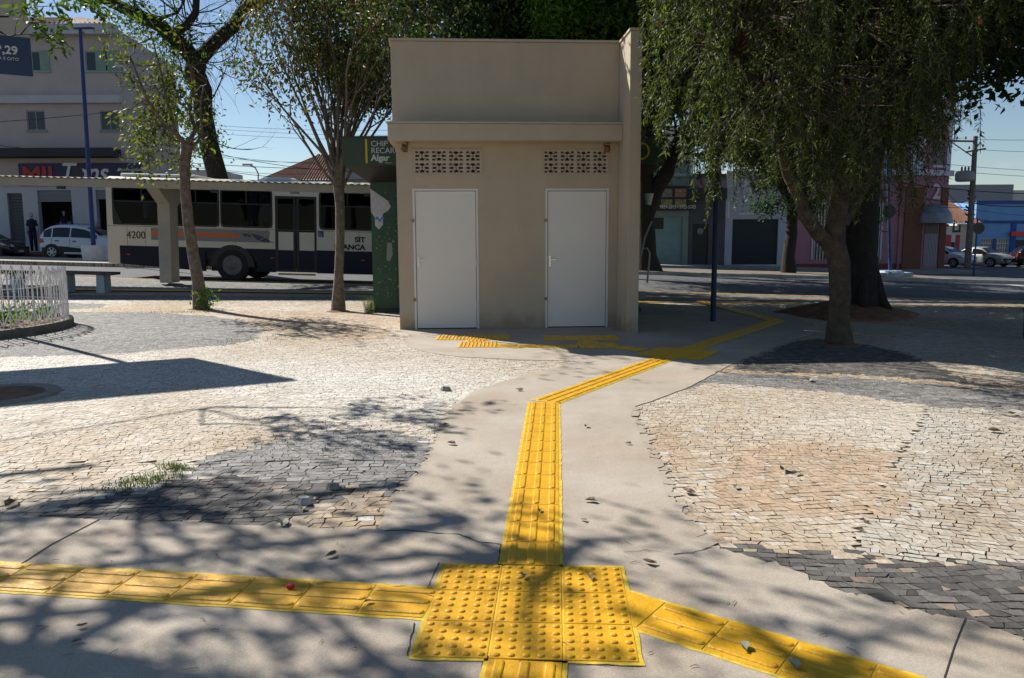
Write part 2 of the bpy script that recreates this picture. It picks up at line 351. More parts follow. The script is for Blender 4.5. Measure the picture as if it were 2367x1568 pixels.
def flat_poly(name, pts, z, m, th=.03, parent=None, kind='structure'):
    import bmesh
    bm = bmesh.new(); vs = [bm.verts.new((x, y, z)) for x, y in pts]; f = bm.faces.new(vs); f.normal_update()
    if f.normal.z < 0: f.normal_flip()
    r = bmesh.ops.extrude_face_region(bm, geom=[f]); 
    for e in r['geom']:
        if isinstance(e, bmesh.types.BMVert): e.co.z = z
    for v_ in vs: v_.co.z = z-th
    bmesh.ops.recalc_face_normals(bm, faces=bm.faces)
    bmesh.ops.triangulate(bm, faces=[f for f in bm.faces if len(f.verts) > 4])
    me = bpy.data.meshes.new(name); bm.to_mesh(me); bm.free(); me.materials.append(m)
    o = bpy.data.objects.new(name, me); C.objects.link(o); o.parent = parent
    if kind: o['kind'] = kind
    return o
path_o = flat_poly('concrete_path', rough(path_w), .006, M_conc)
# cracks and expansion joints: thin dark grooves
def groove(pts, wd, jit=.0, z=.0085):
    P_ = []
    for i in range(len(pts)-1):
        a, b = Vector(pts[i]), Vector(pts[i+1]); n = max(1, int((b-a).length/.03))
        for k in range(n): P_.append(a.lerp(b, k/n)+Vector((random.gauss(0, jit), random.gauss(0, jit))))
    P_.append(Vector(pts[-1])); b_ = MB()
    for i, p in enumerate(P_):
        d = (P_[min(i+1, len(P_)-1)]-P_[max(i-1, 0)]).normalized(); nrm = Vector((-d.y, d.x))*wd*(random.uniform(.4, 1.1) if jit else 1)/2
        b_.v += [(p.x+nrm.x, p.y+nrm.y, z), (p.x-nrm.x, p.y-nrm.y, z)]
        if i: k = 2*i; b_.f.append((k-2, k-1, k+1, k)); b_.m.append(0)
    return b_
def gp(*pts): return [tuple(GD(u, v)[:2]) for u, v in pts]
for pts, wd in ((gp((1850,1342),(1720,1294),(1640,1268),(1600,1234),(1562,1190),(1540,1145),(1528,1105),(1500,1050),(1478,1000),(1460,962),(1468,942)), .15), (gp((1060,935),(1030,985),(1005,1045),(975,1100),(930,1140),(905,1190),(888,1226)), .10), (gp((2367,1484),(2200,1438),(2100,1420),(1980,1380)), .08)):
    groove(pts, wd, .012, .0052).build('mortar_edge', concmat('edge_mortar', (.33, .27, .205), (.43, .375, .30), (.42, .32, .24)), path_o)
M_crack = mat('crack', (.035, .028, .022), .95)
for pts, wd, j in [(gp((232,1203),(120,1262),(0,1340)), .009, 0), (gp((2232,1432),(2205,1500),(2180,1580)), .0042, 0),
                   (gp((888,1230),(940,1229),(1010,1236),(1060,1238),(1105,1256),(1158,1262)), .009, .003), (gp((1158,1262),(1150,1320)), .005, .002),
                   (gp((1560,1285),(1600,1281),(1645,1268)), .008, .003), (gp((1440,1280),(1500,1276),(1560,1285)), .003, .002),
                   (gp((1015,1304),(985,1370)), .004, .001), (gp((958,1445),(940,1520),(1115,1532),(1112,1580)), .005, .002), (gp((1442,1318),(1452,1368)), .005, .001), (gp((1458,1462),(1483,1545),(1310,1540)), .005, .002)]:
    groove(pts, wd, j).build('crack', M_crack, path_o)

# ------------------------------------------------------------------ hand-cut stone paving
m = bpy.data.materials.new('mosaic_stone'); m.use_nodes = True; t = m.node_tree; b = t.nodes['Principled BSDF']; b.inputs['Roughness'].default_value = .8
at_ = t.nodes.new('ShaderNodeAttribute'); at_.attribute_name = 'col'; co = t.nodes.new('ShaderNodeTexCoord')
n1 = t.nodes.new('ShaderNodeTexNoise'); n1.inputs['Scale'].default_value = 45; n1.inputs['Detail'].default_value = 6; r1 = t.nodes.new('ShaderNodeValToRGB')
r1.color_ramp.elements[0].position = .3; r1.color_ramp.elements[1].position = .7; r1.color_ramp.elements[0].color = (.76, .74, .71, 1); r1.color_ramp.elements[1].color = (1.15, 1.15, 1.15, 1)
mu = t.nodes.new('ShaderNodeMixRGB'); mu.blend_type = 'MULTIPLY'; mu.inputs[0].default_value = 1
t.links.new(co.outputs['Object'], n1.inputs[0]); t.links.new(n1.outputs[0], r1.inputs[0]); t.links.new(at_.outputs['Color'], mu.inputs[1]); t.links.new(r1.outputs[0], mu.inputs[2]); t.links.new(mu.outputs[0], b.inputs['Base Color'])
bu = t.nodes.new('ShaderNodeBump'); bu.inputs['Strength'].default_value = .5; bu.inputs['Distance'].default_value = .006; t.links.new(n1.outputs[0], bu.inputs['Height']); t.links.new(bu.outputs[0], b.inputs['Normal'])
M_stone = m
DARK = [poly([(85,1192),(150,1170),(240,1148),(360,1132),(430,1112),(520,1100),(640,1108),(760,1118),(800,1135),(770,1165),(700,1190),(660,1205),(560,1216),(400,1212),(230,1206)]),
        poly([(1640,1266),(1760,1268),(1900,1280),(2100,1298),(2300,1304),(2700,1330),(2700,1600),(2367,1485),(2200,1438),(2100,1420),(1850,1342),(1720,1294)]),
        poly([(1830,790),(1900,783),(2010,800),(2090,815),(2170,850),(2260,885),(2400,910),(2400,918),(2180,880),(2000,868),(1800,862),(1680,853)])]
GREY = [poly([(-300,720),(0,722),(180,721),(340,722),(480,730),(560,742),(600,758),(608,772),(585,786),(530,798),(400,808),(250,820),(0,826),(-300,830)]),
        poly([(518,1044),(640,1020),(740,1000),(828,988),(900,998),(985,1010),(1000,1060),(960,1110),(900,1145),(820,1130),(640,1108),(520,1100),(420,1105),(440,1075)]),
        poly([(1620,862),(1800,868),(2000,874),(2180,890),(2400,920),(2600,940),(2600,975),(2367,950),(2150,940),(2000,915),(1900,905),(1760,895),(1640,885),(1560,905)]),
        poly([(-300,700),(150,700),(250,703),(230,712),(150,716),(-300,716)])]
SEAM = poly([(2151,940),(2087,1045),(2001,1198),(1960,1290),(2900,1340),(2900,940)])
ORG = [poly([(160,718),(300,705),(500,712),(800,722),(925,735),(925,775),(800,790),(640,770),(520,728),(340,722)]), poly([(1640,1090),(1700,1040),(1900,1020),(2080,1050),(2060,1110),(2000,1190),(1800,1180),(1660,1150)])]
def nz2(X, Y, f, s):
    r = np.random.RandomState(s); o = 0
    for k in range(5):
        a, ph = r.uniform(0, 6.28, 2); ff = f*r.uniform(.6, 1.7); o = o+np.sin((X*np.cos(a)+Y*np.sin(a))*ff+ph+1.3*np.sin(X*ff*.6*np.sin(ph)+Y*ff*.7*np.cos(ph)))
    return o/5
def vG(X, Y):
    tt = np.clip((Y-14.5)/7.5, 0, 1); return -.03*np.clip(X, -32, 24)*tt*tt*(3-2*tt)
PATHM = PATH
PLANT = (-9.36, 12.1, 2.25)
def stones(mask, rot, bh, bl, seed, wave=1.0, gap=.0031, pal='light'):
    r = np.random.RandomState(seed); Q = []; t_ = -4.0; j = 0
    while t_ < 26:
        h = bh*r.uniform(.82, 1.18); n = int(48/bl); ln = bl*r.uniform(.62, 1.4, n); s = -22+np.cumsum(ln)-ln[0]+r.uniform(0, bl)
        tt = s+r.normal(0, bl*.26, n)
        y0 = t_+r.normal(0, bh*.07, n); y1 = t_+h+r.normal(0, bh*.07, n)
        q = np.stack([np.stack([s[:-1], y0[:-1]], 1), np.stack([s[1:], y0[1:]], 1), np.stack([tt[1:], y1[1:]], 1), np.stack([tt[:-1], y1[:-1]], 1)], 1)
        Q.append(q); t_ += h; j += 1
    Q = np.concatenate(Q); X, Y = Q[..., 0].copy(), Q[..., 1].copy()
    X2 = X+wave*(.20*np.sin(Y*.9+.6)+.10*np.sin(Y*2.1+X*.7)); Y2 = Y+wave*(.42*np.sin(X*.55+1.2)+.14*np.sin(X*1.6+Y*.8)+.02*np.sin(X*4.1+Y*1.3))
    c_, s_ = math.cos(rot), math.sin(rot); X, Y = X2*c_-Y2*s_, X2*s_+Y2*c_
    cx, cy = X.mean(1), Y.mean(1)
    k = (cy > 1.9) & (cy < 17.22) & (np.abs(cx) < .74*cy+.9)
    X, Y, cx, cy = X[k], Y[k], cx[k], cy[k]
    e_ = .045; k = mask(cx, cy) & ~(inpoly(cx+e_, cy, PATHM) & inpoly(cx-e_, cy, PATHM) & inpoly(cx, cy+e_, PATHM) & inpoly(cx, cy-e_, PATHM)) & (np.hypot(cx-PLANT[0], cy-PLANT[1]) > PLANT[2]-.05) & ~((cx > -1.7) & (cx < 1.8) & (cy > 12.1) & (cy < 14.2)) & ~((cx > -2.6) & (cx < 2.4) & (cy > 15))
    X, Y, cx, cy = X[k], Y[k], cx[k], cy[k]; n = len(cx)
    if not n: return None
    # shrink each stone for the joint
    dx, dy = X-cx[:, None], Y-cy[:, None]; d = np.hypot(dx, dy)
    g_ = gap*r.uniform(.3, 1.2, (n, 4))*np.where(r.rand(n, 4) < .16, 2.6, 1); sc = np.clip(1-g_/d, .5, 1); sb = np.clip(1-g_*.75/d, .5, 1)
    ox, oy = dx*sc, dy*sc; bx, by = dx*sb, dy*sb
    zt = (r.normal(0, .0006, n)+.0008*nz2(cx, cy, 1.2, 5))[:, None]+(r.normal(0, .006, n)[:, None]*ox+r.normal(0, .006, n)[:, None]*oy)
    zg = vG(X, Y)
    top = np.stack([cx[:, None]+ox, cy[:, None]+oy, np.clip(zt, -.0030, .0040)+zg], 2); bot = np.stack([cx[:, None]+bx, cy[:, None]+by, np.full_like(X, -.02)+zg], 2)
    V = np.concatenate([top, bot], 1).reshape(-1, 3); o = np.arange(n)[:, None]*8
    Fs = [[0, 1, 2, 3], [0, 4, 5, 1], [1, 5, 6, 2], [2, 6, 7, 3], [3, 7, 4, 0]]
    FQ = np.stack([o+np.array(f)[None] for f in Fs], 1).reshape(-1, 4)
    # colour of the stones
    w_ = np.clip(.42+.8*nz2(cx, cy, 1.1, 11)+.35*nz2(cx, cy, 4.1, 12)+r.normal(0, .16, n), 0, 1)[:, None]
    wh = np.clip(1.15-np.abs(cy-8.2)/2.6, 0, 1)*np.clip((1.2-cx)/2, 0, 1); w_ = np.clip(w_+.75*wh[:, None], 0, 1); wh = wh[:, None]
    colr = (1-w_)*np.array([.405, .31, .21])+w_*(np.array([.55, .505, .43])*(1-wh)+wh*np.array([.60, .575, .525]))
    inS = inpoly(cx, cy, SEAM); colr = np.where(inS[:, None], colr*np.array([.90, .93, .96]), colr)
    bl_ = (r.rand(n) < .03)[:, None]; colr = np.where(bl_, np.array([.50, .485, .455]), colr)
    for og in ORG:
        jx, jy = .25*nz2(cx, cy, 2.2, 21), .25*nz2(cx, cy, 2.6, 22); i = inpoly(cx+jx, cy+jy, og) & (r.rand(n) < .8); colr[i] = colr[i]*.35+.65*np.array([.43, .30, .19])*r.uniform(.85, 1.12, (i.sum(), 1))
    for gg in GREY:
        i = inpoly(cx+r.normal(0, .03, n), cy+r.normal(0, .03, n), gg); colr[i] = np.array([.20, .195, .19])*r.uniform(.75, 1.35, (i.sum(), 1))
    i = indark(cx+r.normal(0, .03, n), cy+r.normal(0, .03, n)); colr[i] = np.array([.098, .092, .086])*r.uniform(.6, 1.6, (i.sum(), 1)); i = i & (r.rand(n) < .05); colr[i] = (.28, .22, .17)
    if pal == 'dark': colr = np.array([.062, .064, .068])*r.uniform(.6, 1.6, (n, 1)); i = r.rand(n) < .04; colr[i] = (.25, .2, .15)
    colr = colr*r.uniform(.86, 1.10, (n, 1)); c4 = np.concatenate([colr, np.ones((n, 1))], 1)
    side = c4*np.array([.45, .38, .30, 1]); cc = np.stack([c4]+[side]*4, 1).reshape(-1, 4)
    o = npmesh('stone_paving', V, FQ, M_stone, col=cc); o['kind'] = 'structure'; return o
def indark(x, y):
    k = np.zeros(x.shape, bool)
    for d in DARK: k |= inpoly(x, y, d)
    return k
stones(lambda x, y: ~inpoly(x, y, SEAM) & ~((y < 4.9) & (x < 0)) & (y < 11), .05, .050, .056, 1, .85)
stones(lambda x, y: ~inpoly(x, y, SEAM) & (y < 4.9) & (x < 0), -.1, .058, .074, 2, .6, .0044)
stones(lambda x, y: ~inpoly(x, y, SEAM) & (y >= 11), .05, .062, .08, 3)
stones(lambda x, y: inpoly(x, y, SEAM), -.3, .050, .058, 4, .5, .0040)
# mortar skirt under the dark stones by the path
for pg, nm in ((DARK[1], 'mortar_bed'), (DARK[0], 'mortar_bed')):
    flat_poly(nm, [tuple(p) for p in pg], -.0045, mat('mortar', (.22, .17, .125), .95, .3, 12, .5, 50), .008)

# ------------------------------------------------------------------ tactile paving
def dome(b, x, y, r=.0138, h=.0066, n=12):
    pr = [(1, 0), (.93, .45), (.68, .85), (.3, 1.0)]; o = len(b.v)
    for a, z in pr:
        for k in range(n): t = 2*PI*k/n; b.v.append((x+r*a*math.cos(t), y+r*a*math.sin(t), .010+h*z))
    for i in range(3):
        for k in range(n): k2 = (k+1) % n; b.f.append((o+i*n+k, o+i*n+k2, o+(i+1)*n+k2, o+(i+1)*n+k)); b.m.append(0)
    b.f.append(tuple(o+3*n+k for k in range(n))); b.m.append(0)
def rbar(b, x0, x1, y, r=.019, h=.0063):
    n = 6; lo = []
    for s_, z in ((1, 0), (.86, .6), (.6, 1)):
        ring = []
        for k in range(n+1): t = -PI/2+PI*k/n; ring.append((x1-r+r*s_*math.cos(t), y+r*s_*math.sin(t), .010+h*z))
        for k in range(n+1): t = PI/2+PI*k/n; ring.append((x0+r+r*s_*math.cos(t), y+r*s_*math.sin(t), .010+h*z))
        lo.append(ring)
    m_ = len(lo[0]); o = len(b.v)
    for ring in lo: b.v += ring
    for i in range(2):
        for k in range(m_): k2 = (k+1) % m_; b.f.append((o+i*m_+k, o+i*m_+k2, o+(i+1)*m_+k2, o+(i+1)*m_+k)); b.m.append(0)
    b.f.append(tuple(o+2*m_+k for k in range(m_))); b.m.append(0)
TW = .255
def tile(b, x, y, kind, wx=TW, wy=TW):
    g = .0013; dz = random.uniform(-.001, .001); c = .003
    a0, a1, b0, b1 = x+g, x+wx-g, y+g, y+wy-g
    b.add([(a0,b0,-.01),(a1,b0,-.01),(a1,b1,-.01),(a0,b1,-.01),(a0,b0,.007),(a1,b0,.007),(a1,b1,.007),(a0,b1,.007),(a0+c,b0+c,.0103),(a1-c,b0+c,.0103),(a1-c,b1-c,.0103),(a0+c,b1-c,.0103)],
          [(0,1,5,4),(1,2,6,5),(2,3,7,6),(3,0,4,7),(4,5,9,8),(5,6,10,9),(6,7,11,10),(7,4,8,11),(8,9,10,11)])
    if kind == 'd':
        for i in range(5):
            for j in range(5): dome(b, x+wx*(i+.5)/5, y+wy*(j+.5)/5)
    elif kind == 'b':
        for j in range(3): rbar(b, x+.006, x+wx-.006, y+wy*(j+.5)/3)
def margin(b, x0, x1, y0, y1, e=.014):
    pts = rough([(x0-e, y0-e), (x1+e, y0-e), (x1+e, y1+e), (x0-e, y1+e)], .004, .04)
    n = len(pts); cx, cy = (x0+x1)/2, (y0+y1)/2
    b.add([(p[0], p[1], .0078) for p in pts], [tuple(range(n))])
def tactile(name, label, loc, rz, tiles, margins, z=.0, group='yellow tactile paving runs'):
    o = thing(name, label, 'tactile paving', (loc[0], loc[1], z+.001), rz, group)
    b = MB()
    for t_ in tiles: tile(b, *t_)
    b.build('tactile_tiles', M_yel, o)
    if margins:
        b = MB()
        for q in margins: margin(b, *q)
        b.build('paint_edge', mat('yellow_paint_spill', (.60, .42, .03), .75, .3, 20), o)
    return o
def run(label, p, q, z=0, w=TW, kind='b', plain=0):
    p, q = Vector(p), Vector(q); d = q-p; n = max(1, round(d.length/TW)); l = d.length/n
    return tactile('tactile_strip', label, p, math.atan2(d.y, d.x), [(i*l, -w/2, 'n' if i < plain else kind, l, w) for i in range(n)], [(0, d.length, -w/2, w/2)], z)
def rot2(x, y, a): return (x*math.cos(a)-y*math.sin(a), x*math.sin(a)+y*math.cos(a))
ba = R(-3.2); bc = (.062, 2.862)
tactile('tactile_block', 'square of nine yellow studded tiles in the foreground where the strips meet', bc, ba, [((i-1.5)*TW, (j-1.5)*TW, 'd') for i in range(3) for j in range(3)], [(-1.5*TW, 1.5*TW, -1.5*TW, 1.5*TW)])
e = 1.5*TW+.003
def bl(x, y): r_ = rot2(x, y, ba); return (bc[0]+r_[0], bc[1]+r_[1])
run('yellow ribbed strip running from the foreground studded square up to the bend', bl(-.008, e), (.272, 6.62))
run('yellow ribbed strip leaving the foreground studded square towards the camera', bl(0, -e), bl(-.06, -e-1.1))
run('yellow ribbed strip running left from the foreground studded square', (-.318, 2.903), (-2.9, 3.27), z=-.0012)
run('yellow ribbed strip slanting to the lower right from the foreground studded square', (.315, 2.945), (1.95, 1.735), z=-.0018, plain=1)
c2 = (2.03, 9.46); dleg = Vector((c2[0]-.29, c2[1]-6.66)); al = math.atan2(dleg.y, dleg.x); un = dleg.normalized()
pe = (c2[0]-un.x*.39, c2[1]-un.y*.39); run('yellow ribbed strip from the bend to the second studded square', (.29, 6.66), pe)
tactile('tactile_block', 'square of yellow studded tiles beside the beige toilet block in its shade', c2, al, [((i-1.5)*TW, (j-1.5)*TW, 'd') for i in range(3) for j in range(3)], [(-1.5*TW, 1.5*TW, -1.5*TW, 1.5*TW)])
run('yellow ribbed strip passing right of the toilet block towards the street', (c2[0]+un.x*.39, c2[1]+un.y*.39), (4.45, 13.1))
run('yellow ribbed strip turning back to the street beyond the toilet block', (4.42, 13.2), (4.15, 17.1), z=.008)
tl = [(-1.06+i*TW, 10.82+j*TW, 'd') for i in range(4) for j in range(2)]+[(-.62, 10.565, 'd')]+[(-.70+i*TW, 10.055+j*TW, 'd') for i in range(2) for j in range(2)]
tactile('tactile_block', 'yellow studded tiles in front of the left white door', (0, 0), 0, tl, [(-1.06, -.04, 10.82, 11.33), (-.62, -.365, 10.565, 10.82), (-.70, -.19, 10.055, 10.565)])
tl = [(.46+i*TW, 10.70+j*TW, 'd') for i in range(4) for j in range(2)]+[(.90, 10.445, 'd')]+[(.86+i*TW, 9.935+j*TW, 'd') for i in range(2) for j in range(2)]
tactile('tactile_block', 'yellow studded tiles in front of the right white door', (0, 0), 0, tl, [(.46, 1.48, 10.70, 11.21), (.90, 1.155, 10.445, 10.7), (.86, 1.37, 9.935, 10.445)])
run('short yellow ribbed strip joining the studded tiles of both doors', (-.187, 10.19), (.855, 10.07))
run('short yellow ribbed strip from the right door tiles to the shaded studded square', (1.375, 10.03), (1.66, 9.72))
def flatstrip(label, x0, x1, y, off, wd=.25):
    o = sheet('tactile_strip', x0, x1, y-wd/2, y+wd/2, off, M_yel, kind=None); return tag(o, label, 'tactile paving', 'yellow tactile paving runs')
flatstrip('long yellow strip along the bus stop platform left of the green kiosk', -30, -2.9, 18.8, .042)
flatstrip('long yellow strip along the platform right of the green kiosk', 2.8, 9.0, 18.8, .042)
flatstrip('yellow strip on the grey cobbles near the road, right of the kiosk', 2.8, 6.4, 17.5, .004, .3)

# ------------------------------------------------------------------ toilet block
BR = R(3.6)
tb = thing('toilet_block', 'small beige rendered public toilet building with two white doors and a tall parapet', 'building', (-1.735, 12.10, 0), BR)
W_ = 3.56; D_ = 1.85; FX = 3.385
doors = [(.245, 1.215), (2.275, 3.235)]; vents = [(.245, 1.30), (2.205, 3.24)]; VZ = (2.36, 2.745); DZ = 2.145
b = MB(); b.holes(0, FX, 0, 2.835, [(a, c, .0, DZ) for a, c in doors]+[(a, c, *VZ) for a, c in vents], 0, .14)
b.box(0, .14, .14, D_, 0, 2.835); b.box(FX-.12, FX, .14, D_, 0, 2.835); b.box(.14, FX-.12, D_-.14, D_, 0, 2.835); b.box(.14, FX-.12, .14, D_-.14, 2.70, 2.835)
b.build('wall', M_beige, tb)
b = MB(); b.box(-.09, FX, -.33, D_, 2.837, 3.075); b.build('canopy', M_beige, tb, bevel=.008)
b = MB(); b.box(-.105, FX-.002, -.345, .1, 3.077, 3.102); b.build('coping', M_beige_cap, tb)
b = MB(); b.box(-.045, FX, .0, D_-.1, 3.077, 4.31); b.build('parapet', M_beige, tb, bevel=.006)
b = MB(); b.box(-.075, FX-.002, -.03, D_-.07, 4.312, 4.345); b.build('coping', M_beige_cap, tb)
b = MB(); b.box(FX+.002, W_, -.78, D_, 0, 4.30); b.build('side_wall', M_beige, tb, bevel=.006)
b = MB(); b.box(FX-.015, W_+.02, -.80, D_+.02, 4.302, 4.335); b.build('coping', M_beige_cap, tb)
# ventilation grilles of cast blocks
for a, c in vents:
    b = MB(); n = 4; bw = (c-a-.03)/n; bh = (VZ[1]-VZ[0]-.03)/2; y0, y1 = -.012, .085
    b.box(a, c, y0-.004, y1, VZ[0], VZ[0]+.015); b.box(a, c, y0-.004, y1, VZ[1]-.015, VZ[1]); b.box(a, a+.015, y0-.004, y1, VZ[0]+.015, VZ[1]-.015); b.box(c-.015, c, y0-.004, y1, VZ[0]+.015, VZ[1]-.015)
    for i in range(n):
        for j in range(2):
            X0 = a+.015+i*bw; Z0 = VZ[0]+.015+j*bh; e1 = .028; X1, Z1 = X0+bw, Z0+bh
            b.box(X0, X1, y0, y1, Z0, Z0+e1*.7); b.box(X0, X1, y0, y1, Z1-e1*.7, Z1); b.box(X0, X0+e1, y0, y1, Z0+e1*.7, Z1-e1*.7); b.box(X1-e1, X1, y0, y1, Z0+e1*.7, Z1-e1*.7)
            cx, cz = (X0+X1)/2, (Z0+Z1)/2; hx, hz = bw/2-e1, bh/2-e1*.7
            for sx_ in (-1, 1):
                for sz_ in (-1, 1):
                    kx, kz = cx+sx_*hx*.45, cz+sz_*hz*.42; yc = (y0+y1)/2
                    def br(p, q, wd): b.bar((p[0], yc, p[1]), (q[0], yc, q[1]), .09, wd)
                    br((kx, kz), (kx, cz+sz_*hz), .026); br((kx, kz), (cx+sx_*hx, kz), .026); br((kx+sx_*.006, kz+sz_*.006), (cx, cz), .032)
    b.box(a+.002, c-.002, .142, .15, VZ[0]+.002, VZ[1]-.002); g_ = b.build('vent_grille', M_beige_cap, tb)  # added backing plate behind the holes catches bounced light
for di, (a, c) in enumerate(doors):
    b = MB(); b.box(a+.028, c-.028, .012, .05, .022, DZ-.03)
    for z in (.965, 1.04): b.box(a+.05, c-.05, .0095, .0121, z, z+.006)
    for z in (.10, DZ-.12): b.box(a+.05, c-.05, .0098, .0121, z, z+.004)
    dr = b.build('door', M_door, tb)
    b = MB(); b.box(a-.012, a+.02, -.008, .10, 0, DZ+.01); b.box(c-.02, c+.012, -.008, .10, 0, DZ+.01); b.box(a+.02, c-.02, -.008, .10, DZ-.022, DZ+.01); b.build('frame', M_frame, dr)
    b = MB(); b.box(a+.02, c-.02, .03, .12, 0, .02); b.box(a+.0205, a+.0275, .02, .06, .022, DZ-.022); b.box(c-.0275, c-.0205, .02, .06, .022, DZ-.022); b.build('door_gap', M_dark, dr)
    b = MB(); b.box(a+.045, a+.075, .0, .012, .96, 1.13); b.box(a+.055, a+.066, -.045, .0, 1.06, 1.078); b.bar((a+.06, -.04, 1.069), (a+.155, -.04, 1.066), .014, .014); b.lathe([(.012, -.004), (.012, .004)], 10, (a+.06, 0, .99), 'y'); b.build('handle', M_chrome, dr)
    for z in (1.66, .45):
        b = MB(); b.box(a-.03, a+.01, -.022, -.008, z, z+.03); b.box(a-.012, a+.006, -.034, -.022, z-.012, z+.042); b.build('latch', M_brass, dr)
    for z in (.36, 1.03, 1.80):
        b = MB(); b.tube([(c-.016, -.014, z-.05), (c-.016, -.014, z+.05)], .008, 8); b.build('hinge', M_frame, dr)
for i, (x, lab, sg) in enumerate([(.14, 'small rusty spotlight under the canopy above the left door', 1), (FX-.2, 'small rusty spotlight under the canopy above the right door', -1)]):
    p = Matrix.Rotation(BR, 3, 'Z') @ Vector((x, -.10, 0)); o = thing('wall_spotlight', lab, 'lamp', (tb.location.x+p.x, tb.location.y+p.y, 2.768), BR, 'spotlights under the canopy')
    b = MB(); b.obox((0, -.05, -.03), (.075, .10, .09), Euler((.5, 0, .4*sg)).to_matrix()); b.build('lamp_head', M_rust, o, bevel=.008)
    b = MB(); b.tube([(.02*sg, .03, .068), (.05*sg, 0, .03), (.01, -.03, 0)], .008, 6); b.box(.0, .06, .02, .07, .06, .07); b.build('bracket', M_rust, o)

# ------------------------------------------------------------------ kiosk behind
M_kg = mat('dark_green_paint', (.022, .070, .035), .45, .25, 5); M_kgw = mat('worn_green_paint', (.016, .062, .025), .55, bump=.3, bs=30, col2=(.03, .09, .045), vs=14, detail=8)
M_kh = mat('header_green', (.028, .062, .026), .5, .1, 3); M_yl = mat('sign_yellow', (.62, .45, .03), .5); M_wt = mat('sign_white', (.62, .64, .62), .5); M_org = mat('orange_stripe', (.75, .13, .02), .4)
ks = thing('kiosk', 'dark green street kiosk with lettered header standing behind the beige toilet block', 'kiosk', (0, 14.95, 0))
b = MB(); b.box(-2.64, 2.40, 0, 2.1, .07, 2.75); b.build('body', M_kgw, ks)
b = MB(); b.box(-2.70, 2.46, -.06, 2.16, 0, .068); b.build('plinth', mat('kiosk_plinth', (.05, .05, .045), .9), ks)
b = MB(); b.box(-3.02, 2.74, -.62, 2.5, 2.70, 3.20); b.build('header', M_kh, ks, bevel=.01)
b = MB(); b.prism([(-3.0, 2.698), (2.72, 2.698), (2.42, 2.45), (-2.66, 2.45)], -.02, 2.3, 'y'); b.add([(-3.0,-.60,2.697),(2.72,-.60,2.697),(2.42,-.021,2.45),(-2.66,-.021,2.45)], [(0,1,2,3)]); b.build('soffit', M_black, ks)
b = MB(); b.box(-2.60, -2.565, -.628, -.619, 2.74, 3.16); b.build('stripe', M_yl, ks)
b = MB(); b.box(-3.04, 2.76, -.635, -.622, 3.19, 3.215); b.build('edge_trim', M_black, ks)
hd = [c for c in ks.children if c.name.startswith('header')][0]
text('CHIP +', .095, M_wt, hd, (-2.50, -.626, 3.035)); text('RECARGA', .095, M_wt, hd, (-2.50, -.626, 2.915)); text('Algar', .105, M_wt, hd, (-2.50, -.626, 2.785), bold=.004); text('Telecom', .025, M_wt, hd, (-2.26, -.626, 2.735))
b = MB()
for k in range(28):
    t0, t1 = 2*PI*k/28, 2*PI*(k+1)/28
    b.add([(2.32+r_*math.cos(tt), -.628, 2.93+r_*math.sin(tt)) for r_, tt in ((.12, t0), (.12, t1), (.155, t1), (.155, t0))], [(0, 1, 2, 3)])
b.build('ring_logo', M_yl, hd)
b = MB(); b.prism([(-2.64, 1.90), (-2.64, 2.33), (-2.31, 2.10), (-2.265, 2.0), (-2.31, 1.93), (-2.42, 1.86), (-2.42, 1.66), (-2.50, 1.57), (-2.57, 1.65), (-2.57, 1.80)], -.006, -.002); po = b.build('sticker', mat('paper', (.52, .50, .53), .7, .15, 8), ks, label='white torn paper sticker on the green wall')
b = MB(); b.add([(-2.56+.16*i/10, -.009, 1.74+.03*math.sin(i*.9)) for i in range(11)]+[(-2.56+.16*i/10, -.009, 1.79+.03*math.sin(i*.9)) for i in range(11)], [(i, i+1, i+12, i+11) for i in range(10)]); b.build('blue_print', mat('blue_print', (.05, .22, .5), .6), po)
random.seed(8); b = MB()
for i in range(130):
    x = random.uniform(-2.62, -1.8); z = random.uniform(.3, 2.3); s_ = random.uniform(.003, .016)*(2 if random.random() < .06 else 1)
    a = random.uniform(0, PI); b.add([(x+s_*math.cos(a+k*PI/2+random.uniform(-.4, .4)), -.003, z+s_*1.3*math.sin(a+k*PI/2)) for k in range(4)], [(0, 1, 2, 3)])
b.add([(-2.37, -.004, 1.0), (-2.31, -.004, .97), (-2.25, -.004, 1.1), (-2.26, -.004, 1.32), (-2.35, -.004, 1.33)], [(0, 1, 2, 3, 4)])
b.build('torn_paper_marks', mat('torn_paper', (.25, .28, .26), .8), ks)['kind'] = 'stuff'
for x in (-2.18, -1.75): b = MB(); b.box(x, x+.008, -.004, -.001, .1, 2.4); b.build('panel_joint', M_black, ks)
b = MB(); b.tube([(2.44, -.04, 1.05), (2.50, -.1, 1.4), (2.62, -.12, 1.7)], .018, 6); b.tube([(2.45, -.05, 1.18), (2.55, -.1, 1.2), (2.6, -.1, 1.1), (2.56, -.1, .55)], .018, 6); b.build('bent_pipe', mat('galvanised', (.35, .36, .36), .5, metal=.4), ks)

